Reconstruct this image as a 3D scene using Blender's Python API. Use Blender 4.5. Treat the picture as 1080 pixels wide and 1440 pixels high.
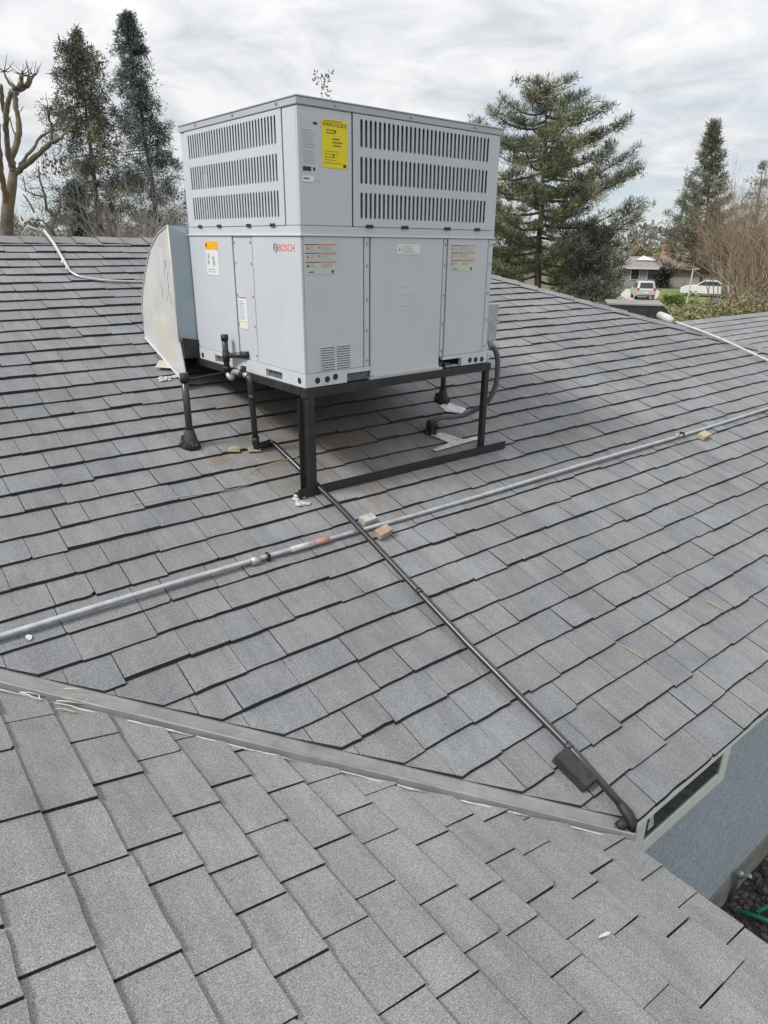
import bpy, bmesh, math, random
import numpy as np
from mathutils import Vector, Matrix

for o in list(bpy.data.objects):
    bpy.data.objects.remove(o)
S = bpy.context.scene
COL = S.collection
R = random.Random(11)
NR = np.random.RandomState(5)
PI = math.pi
rad = math.radians

# ------------------------------------------------------------------ camera
FW = Vector((0.57662, 0.72644, -0.37389)).normalized()
RT = Vector((0.78585, -0.61832, 0.01059))
RT = (RT - FW * RT.dot(FW)).normalized()
UP = RT.cross(FW).normalized()
F = 942.0
cd = bpy.data.cameras.new('camera')
cam = bpy.data.objects.new('camera', cd)
COL.objects.link(cam)
cd.sensor_fit = 'VERTICAL'
cd.sensor_height = 36.0
cd.lens = F / 1440 * 36.0
cd.clip_start = 0.02
cd.clip_end = 3000
cam.matrix_world = Matrix(((RT.x, UP.x, -FW.x, 0), (RT.y, UP.y, -FW.y, 0), (RT.z, UP.z, -FW.z, 0), (0, 0, 0, 1)))
S.camera = cam

# ------------------------------------------------------------------ sky, sun, exposure
SUN_EL, SUN_AZ = 50.0, 172.0          # the sun stands behind thin cloud, to the left of the view
S.view_settings.view_transform = 'Standard'
S.view_settings.look = 'None'
S.view_settings.exposure = 0.2
S.view_settings.gamma = 1.0
S.view_settings.use_curve_mapping = False
W = bpy.data.worlds.new('World')
S.world = W
W.use_nodes = True
nt = W.node_tree
nt.nodes.clear()


def nd(tree, kind, **kw):
    n = tree.nodes.new(kind)
    for k, v in kw.items():
        if k.startswith('i_'):
            n.inputs[k[2:].replace('_', ' ')].default_value = v
        else:
            setattr(n, k, v)
    return n


def mth(tree, op, a, b=None):
    n = tree.nodes.new('ShaderNodeMath')
    n.operation = op
    for i, v in enumerate((a, b)):
        if v is None:
            continue
        if isinstance(v, (int, float)):
            n.inputs[i].default_value = v
        else:
            tree.links.new(v, n.inputs[i])
    return n.outputs[0]


def ramp(tree, fac, stops):
    n = tree.nodes.new('ShaderNodeValToRGB')
    els = n.color_ramp.elements
    while len(els) < len(stops):
        els.new(0.5)
    for e, (p, c) in zip(els, stops):
        e.position = p
        e.color = (c[0], c[1], c[2], 1) if not isinstance(c, (int, float)) else (c, c, c, 1)
    tree.links.new(fac, n.inputs[0])
    return n.outputs[0]


def mixc(tree, fac, a, b, mode='MIX'):
    n = tree.nodes.new('ShaderNodeMix')
    n.data_type = 'RGBA'
    n.blend_type = mode
    for s, v in ((n.inputs[0], fac), (n.inputs[6], a), (n.inputs[7], b)):
        if isinstance(v, (int, float)):
            s.default_value = v
        elif isinstance(v, tuple):
            s.default_value = (v[0], v[1], v[2], 1)
        else:
            tree.links.new(v, s)
    return n.outputs[2]


sky = nd(nt, 'ShaderNodeTexSky', sky_type='NISHITA', sun_disc=False, sun_elevation=rad(SUN_EL), sun_rotation=rad(90 - SUN_AZ),
         air_density=1.0, dust_density=0.2, ozone_density=1.5)
tc = nd(nt, 'ShaderNodeTexCoord')
sx = nd(nt, 'ShaderNodeSeparateXYZ')
nt.links.new(tc.outputs['Generated'], sx.inputs[0])
zz = mth(nt, 'MAXIMUM', sx.outputs[2], 0.0)
den = mth(nt, 'ADD', zz, 0.16)
cx = nd(nt, 'ShaderNodeCombineXYZ')
nt.links.new(mth(nt, 'DIVIDE', sx.outputs[0], den), cx.inputs[0])
nt.links.new(mth(nt, 'DIVIDE', sx.outputs[1], den), cx.inputs[1])
n1 = nd(nt, 'ShaderNodeTexNoise', i_Scale=0.9, i_Detail=6.0, i_Roughness=0.55, i_Distortion=0.4)
n2 = nd(nt, 'ShaderNodeTexNoise', i_Scale=2.6, i_Detail=8.0, i_Roughness=0.6, i_Distortion=0.6)
off = nd(nt, 'ShaderNodeVectorMath', operation='ADD')
off.inputs[1].default_value = (1.77, -3.055, 0.4)
nt.links.new(cx.outputs[0], off.inputs[0])
nt.links.new(off.outputs[0], n1.inputs['Vector'])
nt.links.new(off.outputs[0], n2.inputs['Vector'])
cloud = ramp(nt, n2.outputs[0], [(0.32, (5.0, 5.25, 5.6)), (0.5, (6.4, 6.5, 6.7)), (0.66, (7.5, 7.5, 7.5))])
lift = mth(nt, 'ADD', 1.0, mth(nt, 'MULTIPLY', zz, 0.8))
cl2 = nd(nt, 'ShaderNodeVectorMath', operation='SCALE')
nt.links.new(cloud, cl2.inputs[0])
nt.links.new(lift, cl2.inputs['Scale'])
cover = ramp(nt, mth(nt, 'ADD', n1.outputs[0], mth(nt, 'MULTIPLY', zz, 0.5)), [(0.45, 0.3), (0.62, 1.0)])
veil = mixc(nt, 0.6, sky.outputs[0], (4.9, 5.75, 6.7))      # thin haze between the clouds
skyc = mixc(nt, cover, veil, cl2.outputs[0])
bg = nd(nt, 'ShaderNodeBackground')
bg.inputs['Strength'].default_value = 0.1
nt.links.new(skyc, bg.inputs['Color'])
wo = nd(nt, 'ShaderNodeOutputWorld')
nt.links.new(bg.outputs[0], wo.inputs[0])

ld = bpy.data.lights.new('sun', 'SUN')
ld.energy = 2.7
ld.angle = rad(12)
ld.color = (1.0, 0.975, 0.94)
sun = bpy.data.objects.new('sun', ld)
COL.objects.link(sun)
sd = Vector((math.cos(rad(SUN_AZ)) * math.cos(rad(SUN_EL)), math.sin(rad(SUN_AZ)) * math.cos(rad(SUN_EL)), math.sin(rad(SUN_EL))))
sun.rotation_euler = (-sd).to_track_quat('-Z', 'Y').to_euler()
sun.location = (-20, -10, 30)


# ------------------------------------------------------------------ materials
def mat(name, col, rough=0.6, metal=0.0, nscale=0, namt=0.0, bump=0.0, bscale=None, spec=0.5, attr=False, dirt=None, dscale=2.0):
    m = bpy.data.materials.new(name)
    m.use_nodes = True
    t = m.node_tree
    b = t.nodes['Principled BSDF']
    b.inputs['Roughness'].default_value = rough
    b.inputs['Metallic'].default_value = metal
    b.inputs['Specular IOR Level'].default_value = spec
    geo = nd(t, 'ShaderNodeNewGeometry')
    c = None
    if attr:
        a = nd(t, 'ShaderNodeAttribute', attribute_name='tint')
        c = a.outputs['Color']
    if nscale:
        n = nd(t, 'ShaderNodeTexNoise', i_Scale=nscale, i_Detail=4.0, i_Roughness=0.6)
        t.links.new(geo.outputs['Position'], n.inputs['Vector'])
        k = ramp(t, n.outputs[0], [(0.3, 1 - namt), (0.7, 1 + namt)])
        c = mixc(t, 1.0, c if c is not None else tuple(col), k, 'MULTIPLY')
    if dirt:
        n = nd(t, 'ShaderNodeTexNoise', i_Scale=dscale, i_Detail=5.0, i_Roughness=0.65)
        t.links.new(geo.outputs['Position'], n.inputs['Vector'])
        k = ramp(t, n.outputs[0], [(0.48, 0.0), (0.72, 1.0)])
        c = mixc(t, k, c if c is not None else tuple(col), dirt)
    if c is None:
        b.inputs['Base Color'].default_value = (*col, 1)
    else:
        t.links.new(c, b.inputs['Base Color'])
    if bump:
        n = nd(t, 'ShaderNodeTexNoise', i_Scale=bscale or nscale, i_Detail=3.0)
        t.links.new(geo.outputs['Position'], n.inputs['Vector'])
        bp = nd(t, 'ShaderNodeBump', i_Strength=bump, i_Distance=0.01)
        t.links.new(n.outputs[0], bp.inputs['Height'])
        t.links.new(bp.outputs[0], b.inputs['Normal'])
    return m


def shingle_mat():
    m = bpy.data.materials.new('shingle_granules')
    m.use_nodes = True
    t = m.node_tree
    b = t.nodes['Principled BSDF']
    b.inputs['Roughness'].default_value = 0.85
    b.inputs['Specular IOR Level'].default_value = 0.3
    geo = nd(t, 'ShaderNodeNewGeometry')
    P = geo.outputs['Position']
    a = nd(t, 'ShaderNodeAttribute', attribute_name='tint')
    g = nd(t, 'ShaderNodeTexNoise', i_Scale=300.0, i_Detail=2.0, i_Roughness=0.7)
    t.links.new(P, g.inputs['Vector'])
    k = ramp(t, g.outputs[0], [(0.32, 0.56), (0.5, 1.0), (0.68, 1.5)])
    c = mixc(t, 1.0, a.outputs['Color'], k, 'MULTIPLY')
    v = nd(t, 'ShaderNodeTexVoronoi', i_Scale=420.0)
    t.links.new(P, v.inputs['Vector'])
    sp = nd(t, 'ShaderNodeSeparateColor')
    t.links.new(v.outputs['Color'], sp.inputs[0])
    k2 = ramp(t, sp.outputs[0], [(0.0, 0.82), (1.0, 1.18)])
    c = mixc(t, 1.0, c, k2, 'MULTIPLY')
    # blotches of bluish and brownish granules, worn patches
    n = nd(t, 'ShaderNodeTexNoise', i_Scale=5.5, i_Detail=5.0, i_Roughness=0.65)
    t.links.new(P, n.inputs['Vector'])
    k3 = ramp(t, n.outputs[0], [(0.3, (0.86, 0.885, 0.91)), (0.5, (1, 1, 1)), (0.7, (1.10, 1.09, 1.075))])
    c = mixc(t, 1.0, c, k3, 'MULTIPLY')
    n = nd(t, 'ShaderNodeTexNoise', i_Scale=0.9, i_Detail=3.0, i_Roughness=0.55)
    t.links.new(P, n.inputs['Vector'])
    c = mixc(t, 1.0, c, ramp(t, n.outputs[0], [(0.3, 0.9), (0.7, 1.1)]), 'MULTIPLY')
    mp_ = nd(t, 'ShaderNodeMapping')                     # grime run down the slope
    mp_.inputs['Scale'].default_value = (16, 1.6, 1.6)
    t.links.new(P, mp_.inputs[0])
    n = nd(t, 'ShaderNodeTexNoise', i_Scale=1.0, i_Detail=5.0, i_Roughness=0.65)
    t.links.new(mp_.outputs[0], n.inputs['Vector'])
    c = mixc(t, 1.0, c, ramp(t, n.outputs[0], [(0.35, (0.88, 0.87, 0.87)), (0.6, (1.04, 1.04, 1.04))]), 'MULTIPLY')
    n = nd(t, 'ShaderNodeTexNoise', i_Scale=38.0, i_Detail=2.0, i_Roughness=0.5)          # small scuffs
    t.links.new(P, n.inputs['Vector'])
    c = mixc(t, ramp(t, n.outputs[0], [(0.68, 0.0), (0.76, 0.35)]), c, (0.075, 0.072, 0.072))
    # rusty wash-off on the shingles below the air conditioner
    sub = nd(t, 'ShaderNodeVectorMath', operation='SUBTRACT')
    sub.inputs[1].default_value = (2.15, 3.25, -1.09)
    t.links.new(P, sub.inputs[0])
    le = nd(t, 'ShaderNodeVectorMath', operation='LENGTH')
    t.links.new(sub.outputs[0], le.inputs[0])
    rn = nd(t, 'ShaderNodeTexNoise', i_Scale=7.0, i_Detail=5.0, i_Roughness=0.6)
    t.links.new(P, rn.inputs['Vector'])
    mk = mth(t, 'SUBTRACT', rn.outputs[0], mth(t, 'MULTIPLY', le.outputs['Value'], 0.42))
    mk = ramp(t, mk, [(0.18, 0.0), (0.44, 0.5)])
    c = mixc(t, mk, c, (0.17, 0.125, 0.075))
    t.links.new(c, b.inputs['Base Color'])
    bp = nd(t, 'ShaderNodeBump', i_Strength=0.5, i_Distance=0.004)
    t.links.new(g.outputs[0], bp.inputs['Height'])
    t.links.new(bp.outputs[0], b.inputs['Normal'])
    return m


M = {}
M['shingle'] = shingle_mat()
M['edge'] = mat('asphalt_cut_edge', (0.022, 0.022, 0.024), 0.9, nscale=60, namt=0.3)
M['valley'] = mat('weathered_valley_metal', (0.245, 0.243, 0.236), 0.48, 0.3, nscale=7, namt=0.14, dirt=(0.19, 0.185, 0.175), dscale=12)
M['pale_seal'] = mat('pale_sealant', (0.42, 0.42, 0.41), 0.7, nscale=40, namt=0.2)
def paint_mat():
    m = mat('grey_unit_paint', (0.505, 0.527, 0.555), 0.4, nscale=3, namt=0.025)
    t = m.node_tree
    b_ = t.nodes['Principled BSDF']
    geo = nd(t, 'ShaderNodeNewGeometry')
    old = b_.inputs['Base Color'].links[0].from_socket
    mp_ = nd(t, 'ShaderNodeMapping')
    mp_.inputs['Scale'].default_value = (9, 9, 1.0)
    t.links.new(geo.outputs['Position'], mp_.inputs[0])
    n = nd(t, 'ShaderNodeTexNoise', i_Scale=1.0, i_Detail=4.0, i_Roughness=0.6)       # rain streaks and dust
    t.links.new(mp_.outputs[0], n.inputs['Vector'])
    c = mixc(t, 1.0, old, ramp(t, n.outputs[0], [(0.5, 1.0), (0.8, 0.955)]), 'MULTIPLY')
    n2_ = nd(t, 'ShaderNodeTexNoise', i_Scale=5.0, i_Detail=6.0, i_Roughness=0.7)
    t.links.new(geo.outputs['Position'], n2_.inputs['Vector'])
    c = mixc(t, ramp(t, n2_.outputs[0], [(0.5, 0.0), (0.8, 0.35)]), c, (0.42, 0.44, 0.455))
    t.links.new(c, b_.inputs['Base Color'])
    n3 = nd(t, 'ShaderNodeTexNoise', i_Scale=3.2, i_Detail=1.0)                        # oil-canning of thin sheet
    t.links.new(geo.outputs['Position'], n3.inputs['Vector'])
    bp = nd(t, 'ShaderNodeBump', i_Strength=0.35, i_Distance=0.012)
    t.links.new(n3.outputs[0], bp.inputs['Height'])
    t.links.new(bp.outputs[0], b_.inputs['Normal'])
    return m


M['paint'] = paint_mat()
M['paint_top'] = mat('grey_cover_paint', (0.40, 0.415, 0.45), 0.45, nscale=3, namt=0.03)
M['base_paint'] = mat('pale_base_rail_paint', (0.53, 0.55, 0.565), 0.45, nscale=8, namt=0.05)
M['seam'] = mat('dark_panel_joint', (0.11, 0.115, 0.125), 0.6)
M['coil'] = mat('dark_coil_fins', (0.12, 0.125, 0.155), 0.55, 0.2, nscale=60, namt=0.4)
M['black'] = mat('black_rubber', (0.014, 0.014, 0.015), 0.6, nscale=30, namt=0.3)
M['steel'] = mat('dark_painted_steel', (0.016, 0.016, 0.018), 0.5, 0.0, nscale=18, namt=0.35, dirt=(0.04, 0.03, 0.027), dscale=7)
M['pipe'] = mat('black_drain_pipe', (0.024, 0.025, 0.028), 0.3, 0.0, nscale=12, namt=0.4, spec=0.6)
M['galv'] = mat('galvanised_conduit', (0.42, 0.44, 0.455), 0.42, 0.55, nscale=25, namt=0.18)
M['duct'] = mat('weathered_duct_metal', (0.535, 0.535, 0.525), 0.5, 0.1, nscale=6, namt=0.14, dirt=(0.56, 0.52, 0.42), dscale=3.2)
M['duct_shaded'] = mat('duct_metal_shaded_blue', (0.36, 0.43, 0.475), 0.38, 0.5, nscale=4, namt=0.12)  # same duct metal, its shade and sky reflection painted in as a bluer tone
M['tar'] = mat('dark_roof_mastic', (0.022, 0.021, 0.021), 0.7, nscale=20, namt=0.4)
M['white_pvc'] = mat('white_pipe_paint', (0.45, 0.45, 0.44), 0.45, nscale=14, namt=0.14, dirt=(0.4, 0.38, 0.34), dscale=8)
M['yellow'] = mat('yellow_sticker', (0.72, 0.60, 0.01), 0.55)
M['orange'] = mat('orange_sticker', (0.85, 0.33, 0.01), 0.55)
M['label'] = mat('white_sticker', (0.66, 0.67, 0.67), 0.5)
M['label_grey'] = mat('grey_rating_plate', (0.47, 0.50, 0.525), 0.45)
M['label_green'] = mat('pale_green_sticker', (0.50, 0.525, 0.46), 0.5)
M['ink'] = mat('dark_print', (0.03, 0.03, 0.035), 0.6)
M['faint'] = mat('faint_print', (0.33, 0.34, 0.35), 0.6)
M['red'] = mat('red_print', (0.62, 0.05, 0.03), 0.5)
M['wood'] = mat('sawn_wood', (0.33, 0.235, 0.18), 0.8, nscale=22, namt=0.3)
M['greywood'] = mat('weathered_grey_wood', (0.36, 0.33, 0.30), 0.85, nscale=24, namt=0.3)
M['oldwood'] = mat('dark_wood', (0.026, 0.023, 0.023), 0.8, nscale=30, namt=0.45, bump=0.4, bscale=60)  # very dark wood with a mottled tone
M['stucco'] = mat('blue_grey_stucco', (0.36, 0.425, 0.475), 0.9, nscale=28, namt=0.2, bump=0.8, bscale=55, dirt=(0.37, 0.39, 0.41), dscale=1.6)
M['stucco_low'] = mat('stained_plinth', (0.21, 0.205, 0.18), 0.9, nscale=12, namt=0.25, bump=0.4, bscale=60)
M['trim'] = mat('pale_sage_window_trim', (0.70, 0.73, 0.67), 0.55, nscale=10, namt=0.06)
M['glass'] = mat('dark_window_glass', (0.02, 0.034, 0.027), 0.06, 0.0, spec=0.7)
M['soil'] = mat('dark_garden_soil', (0.035, 0.03, 0.027), 0.95, nscale=12, namt=0.5, bump=0.8, bscale=20)
M['mulch'] = mat('dark_mulch_lumps', (0.05, 0.043, 0.038), 0.95, attr=True, nscale=30, namt=0.4)
M['green_hose'] = mat('green_plastic', (0.02, 0.24, 0.15), 0.45)
M['ground'] = mat('dry_grass_ground', (0.09, 0.095, 0.05), 0.95, nscale=0.6, namt=0.4, dirt=(0.12, 0.10, 0.07), dscale=0.3)
M['lawn'] = mat('green_lawn', (0.15, 0.19, 0.055), 0.95, nscale=3, namt=0.3)
M['concrete'] = mat('pale_concrete', (0.43, 0.41, 0.38), 0.9, nscale=1.2, namt=0.1)
M['asphalt'] = mat('street_asphalt', (0.12, 0.12, 0.12), 0.9, nscale=4, namt=0.1)
M['bark'] = mat('brown_bark', (0.115, 0.095, 0.078), 0.95, nscale=6, namt=0.45, bump=0.5, bscale=14)
M['bark_moss'] = mat('mossy_orange_bark', (0.125, 0.11, 0.085), 0.95, nscale=5, namt=0.45, dirt=(0.17, 0.125, 0.06), dscale=1.8, bump=0.6, bscale=12)
M['leaf'] = mat('leaf_tint', (0.07, 0.09, 0.04), 0.75, attr=True, spec=0.25)
M['twig'] = mat('twig_tint', (0.14, 0.11, 0.09), 0.9, attr=True, spec=0.2)
M['bwall'] = mat('taupe_house_wall', (0.32, 0.28, 0.25), 0.9, nscale=2, namt=0.08)
M['bgrey'] = mat('grey_house_wall', (0.27, 0.27, 0.27), 0.9, nscale=2, namt=0.08)
M['broof'] = mat('reddish_brown_roof', (0.235, 0.165, 0.15), 0.9, nscale=2.5, namt=0.2)
M['broof2'] = mat('grey_brown_roof', (0.22, 0.20, 0.19), 0.9, nscale=2.5, namt=0.2)
M['bwhite'] = mat('white_house_paint', (0.56, 0.54, 0.51), 0.7, nscale=2, namt=0.05)
M['brick'] = mat('pink_chimney_brick', (0.42, 0.22, 0.19), 0.9, nscale=6, namt=0.2)
M['car_white'] = mat('white_car_paint', (0.44, 0.435, 0.425), 0.25, spec=0.6)
M['car_white2'] = mat('bright_white_car_paint', (0.66, 0.66, 0.66), 0.3)
M['car_silver'] = mat('silver_car_paint', (0.55, 0.55, 0.56), 0.3, 0.3)
M['car_glass'] = mat('car_window_glass', (0.03, 0.035, 0.04), 0.08)
M['tail'] = mat('red_tail_lamp', (0.45, 0.03, 0.02), 0.3)
M['tyre'] = mat('black_tyre', (0.02, 0.02, 0.02), 0.85)
M['rim'] = mat('grey_wheel_rim', (0.4, 0.4, 0.4), 0.4, 0.6)
M['darkroof'] = mat('dark_brown_roof_box', (0.03, 0.026, 0.025), 0.85, nscale=14, namt=0.4)
M['litter'] = mat('pale_litter', (0.48, 0.47, 0.44), 0.8)
M['straw'] = mat('dry_straw', (0.36, 0.31, 0.21), 0.9)
M['straw2'] = mat('rusty_shingle_scrap', (0.27, 0.235, 0.16), 0.9, nscale=30, namt=0.4)
M['metalsheet'] = mat('bare_flashing_metal', (0.46, 0.465, 0.46), 0.5, 0.2, nscale=25, namt=0.3, dirt=(0.22, 0.21, 0.2), dscale=16)
M['pale_sheet'] = mat('pale_beige_flashing', (0.45, 0.43, 0.35), 0.6, nscale=10, namt=0.15)


# ------------------------------------------------------------------ mesh helpers
class MB:
    """collects shapes; build() links them as ONE mesh object"""

    def __init__(self):
        self.v, self.f, self.m, self.t, self.s = [], [], [], [], []

    def face(self, idx, mi=0, tint=None, smooth=False):
        self.f.append(idx)
        self.m.append(mi)
        self.t.append(tint or (1, 1, 1))
        self.s.append(smooth)

    def box(self, x0, x1, y0, y1, z0, z1, mi=0, tint=None, M4=None):
        b = len(self.v)
        for x, y, z in ((x0, y0, z0), (x1, y0, z0), (x1, y1, z0), (x0, y1, z0), (x0, y0, z1), (x1, y0, z1), (x1, y1, z1), (x0, y1, z1)):
            p = Vector((x, y, z))
            if M4 is not None:
                p = M4 @ p
            self.v.append(tuple(p))
        for q in ((0, 3, 2, 1), (4, 5, 6, 7), (0, 1, 5, 4), (1, 2, 6, 5), (2, 3, 7, 6), (3, 0, 4, 7)):
            self.face([b + i for i in q], mi, tint)
        return self

    def prism(self, pts, d, mi=0, tint=None, mi_side=None):
        """closed polygon pts (3-D, planar) pushed along vector d"""
        b, n = len(self.v), len(pts)
        d = Vector(d)
        for p in pts:
            self.v.append(tuple(p))
        for p in pts:
            self.v.append(tuple(Vector(p) + d))
        self.face([b + i for i in range(n)][::-1], mi, tint)
        self.face([b + n + i for i in range(n)], mi, tint)
        for i in range(n):
            j = (i + 1) % n
            self.face([b + i, b + j, b + n + j, b + n + i], mi if mi_side is None else mi_side, tint)
        return self

    def tube(self, pts, r, n=10, mi=0, tint=None, cap=True, smooth=True):
        pts = [Vector(p) for p in pts]
        rs = r if isinstance(r, (list, tuple)) else [r] * len(pts)
        b = len(self.v)
        prev = None
        for i, p in enumerate(pts):
            d = (pts[min(i + 1, len(pts) - 1)] - pts[max(i - 1, 0)])
            if d.length < 1e-9:
                d = Vector((0, 0, 1))
            d.normalize()
            if prev is None:
                a = Vector((0, 0, 1)) if abs(d.z) < 0.9 else Vector((1, 0, 0))
                x = (a - d * a.dot(d)).normalized()
            else:
                x = prev - d * prev.dot(d)
                x = x.normalized() if x.length > 1e-6 else d.orthogonal().normalized()
            prev = x
            y = d.cross(x)
            for k in range(n):
                t = 2 * PI * k / n
                self.v.append(tuple(p + (x * math.cos(t) + y * math.sin(t)) * rs[i]))
        for i in range(len(pts) - 1):
            for k in range(n):
                k2 = (k + 1) % n
                self.face([b + i * n + k, b + i * n + k2, b + (i + 1) * n + k2, b + (i + 1) * n + k], mi, tint, smooth)
        if cap:
            self.face([b + k for k in range(n)][::-1], mi, tint)
            e = b + (len(pts) - 1) * n
            self.face([e + k for k in range(n)], mi, tint)
        return self

    def lump(self, c, r, n=6, jit=0.25, rng=R, mi=0, tint=None, squash=1.0, smooth=True, rings=3):
        """an uneven low-poly pebble"""
        b = len(self.v)
        c = Vector(c)
        self.v.append(tuple(c + Vector((0, 0, r * squash))))
        for i in range(1, rings + 1):
            ph = PI * i / (rings + 1)
            for k in range(n):
                t = 2 * PI * (k + rng.random() * 0.4) / n
                q = r * (1 + rng.uniform(-jit, jit))
                self.v.append(tuple(c + Vector((q * math.sin(ph) * math.cos(t), q * math.sin(ph) * math.sin(t), q * math.cos(ph) * squash))))
        self.v.append(tuple(c - Vector((0, 0, r * squash))))
        e = len(self.v) - 1
        for k in range(n):
            k2 = (k + 1) % n
            self.face([b, b + 1 + k, b + 1 + k2], mi, tint, smooth)
            for i in range(rings - 1):
                self.face([b + 1 + i * n + k, b + 1 + (i + 1) * n + k, b + 1 + (i + 1) * n + k2, b + 1 + i * n + k2], mi, tint, smooth)
            self.face([e, b + 1 + (rings - 1) * n + k2, b + 1 + (rings - 1) * n + k], mi, tint, smooth)
        return self

    def build(self, name, mats, parent=None, tint=False, bevel=0, origin=None):
        me = bpy.data.meshes.new(name)
        if origin is not None:
            ox = Vector(origin)
            vv = [tuple(Vector(p) - ox) for p in self.v]
        else:
            ox = Vector((0, 0, 0))
            vv = self.v
        me.from_pydata(vv, [], self.f)
        mats = mats if isinstance(mats, (list, tuple)) else [mats]
        for m in mats:
            me.materials.append(m)
        if len(mats) > 1:
            me.polygons.foreach_set('material_index', self.m)
        me.polygons.foreach_set('use_smooth', self.s)
        if tint:
            at = me.attributes.new('tint', 'FLOAT_COLOR', 'FACE')
            at.data.foreach_set('color', np.array([(*c, 1) for c in self.t], dtype=np.float32).ravel())
        me.update()
        o = bpy.data.objects.new(name, me)
        COL.objects.link(o)
        o.location = ox
        if parent is not None:
            o.parent = parent
            o.location = ox - BASE.get(parent.name, Vector((0, 0, 0)))
        BASE[o.name] = ox if origin is not None else (BASE.get(parent.name, Vector((0, 0, 0))) + o.location if parent is not None else ox)
        if parent is not None and origin is None:
            # geometry given in world space; keep the object's own origin at world zero
            BASE[o.name] = Vector((0, 0, 0))
        if bevel:
            bv = o.modifiers.new('bevel', 'BEVEL')
            bv.width = bevel
            bv.segments = 2
            bv.limit_method = 'ANGLE'
        return o


BASE = {}


def thing(name, label, cat, loc=(0, 0, 0), rz=0.0, group=None):
    o = bpy.data.objects.new(name, None)
    COL.objects.link(o)
    o.location = loc
    o.rotation_euler = (0, 0, rz)
    o.empty_display_size = 0.2
    o['label'] = label
    o['category'] = cat
    if group:
        o['group'] = group
    BASE[o.name] = Vector(loc)
    return o


def tag(o, label, cat, group=None):
    o['label'] = label
    o['category'] = cat
    if group:
        o['group'] = group
    return o


def kind(o, k):
    o['kind'] = k
    return o


def local(o):
    """parts of this thing are given in its own coordinates"""
    BASE[o.name] = Vector((0, 0, 0))
    return o


def text(body, size, parent, m, loc, rot, name='lettering', ext=0.0004, align='CENTER', sx=1.0):
    cu = bpy.data.curves.new(name, 'FONT')
    cu.body = body
    cu.size = size
    cu.extrude = ext
    cu.align_x = align
    cu.align_y = 'CENTER'
    cu.materials.append(m)
    tmp = bpy.data.objects.new('tmp', cu)
    COL.objects.link(tmp)
    me = bpy.data.meshes.new_from_object(tmp.evaluated_get(bpy.context.evaluated_depsgraph_get()))
    bpy.data.objects.remove(tmp)
    o = bpy.data.objects.new(name, me)
    COL.objects.link(o)
    o.parent = parent
    o.location = loc
    o.rotation_euler = rot
    o.scale = (sx, 1, 1)
    return o


def pixdir(px, py):
    v = FW + RT * ((px - 540) / F) - UP * ((py - 720) / F)
    return v / math.hypot(v.x, v.y)


GZ = -4.3


def spot(px, py, dist):
    """a point at the given ground distance along the sight line (survey helper)"""
    return pixdir(px, py) * dist


def col(px, dist, z=GZ):
    d = pixdir(px, 380)
    return Vector((d.x * dist, d.y * dist, z))


# ------------------------------------------------------------------ ground and street
def sheet(name, pts, z, m, k='structure'):
    b = MB()
    b.v = [(p[0], p[1], z) for p in pts]
    b.face(list(range(len(pts))))
    return kind(b.build(name, m), k)


sheet('ground', [(-900, -900), (900, -900), (900, 900), (-900, 900)], GZ, M['ground'])
g = []
sheet('garden_bed', [(1.0, -6), (9, -6), (9, 1.16), (1.0, 1.16)], GZ + 0.012, M['soil'])
sheet('driveway', [col(862, 40).xy, col(905, 38).xy, col(962, 44).xy, col(948, 62).xy, col(930, 78).xy, col(884, 78).xy, col(868, 60).xy], GZ + 0.01, M['concrete'])
sheet('lawn', [col(925, 56).xy, col(970, 50).xy, col(1010, 60).xy, col(1000, 80).xy, col(935, 80).xy], GZ + 0.016, M['lawn'])
sheet('street', [col(1010, 66).xy, col(1120, 60).xy, col(1120, 74).xy, col(1010, 76).xy], GZ + 0.006, M['asphalt'])

# ------------------------------------------------------------------ the house
SM, SN = 0.341, 0.31
A0 = -2.2


def zmain(y):
    return A0 + SM * y


def znear(x):
    return -1.915 + SN * (1.753 - x)


YE, YR = 0.842, 6.42       # eave and ridge of the far slope
XE = 1.722                 # eave of the near slope
HIPC = 11.25               # hip: x + y = HIPC
cm, cn = math.sqrt(1 + SM * SM), math.sqrt(1 + SN * SN)
house = thing('house', 'low blue grey stucco house under the grey shingle roof in the foreground', 'house', (3, 3, GZ))

wl = MB()
wl.box(1.45, 10.1, 1.13, 1.28, GZ + 0.22, -1.935)
hw = wl.build('wall', M['stucco'], house)
b = MB().box(1.45, 10.1, 1.115, 1.128, GZ, GZ + 0.26)
b.build('plinth', M['stucco_low'], hw)
b = MB().box(1.30, 1.45, -5, 1.28, GZ, -1.96)
b.build('wall', M['stucco'], house)
b = MB().box(9.95, 10.1, 1.28, 11.0, GZ, -1.96)
b.build('wall', M['stucco'], house)
b = MB().box(1.74, 10.4, YE + 0.012, 1.13, zmain(YE) - 0.055, zmain(YE) - 0.035)
b.build('soffit', M['trim'], house)
win = MB()
wx0, wx1, wz0, wz1, fwid = 2.43, 3.345, -2.79, -2.08, 0.086
win.box(wx0, wx0 + fwid, 1.108, 1.129, wz0, wz1)
win.box(wx1 - fwid, wx1, 1.108, 1.129, wz0, wz1)
win.box(wx0 + fwid, wx1 - fwid, 1.108, 1.129, wz0, wz0 + fwid)
win.box(wx0 + fwid, wx1 - fwid, 1.108, 1.129, wz1 - fwid, wz1)
wf = win.build('window', M['trim'], house, bevel=0.004)
b = MB().box(wx0 + fwid, wx1 - fwid, 1.116, 1.127, wz0 + fwid, wz1 - fwid)
b.build('pane', M['glass'], wf)
b = MB()
for k in range(3):
    b.box(wx0 + fwid + 0.035, wx0 + fwid + 0.085 - 0.008 * k, 1.1145, 1.1158, wz0 + fwid + 0.05 + 0.03 * k, wz0 + fwid + 0.072 + 0.03 * k)
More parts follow.
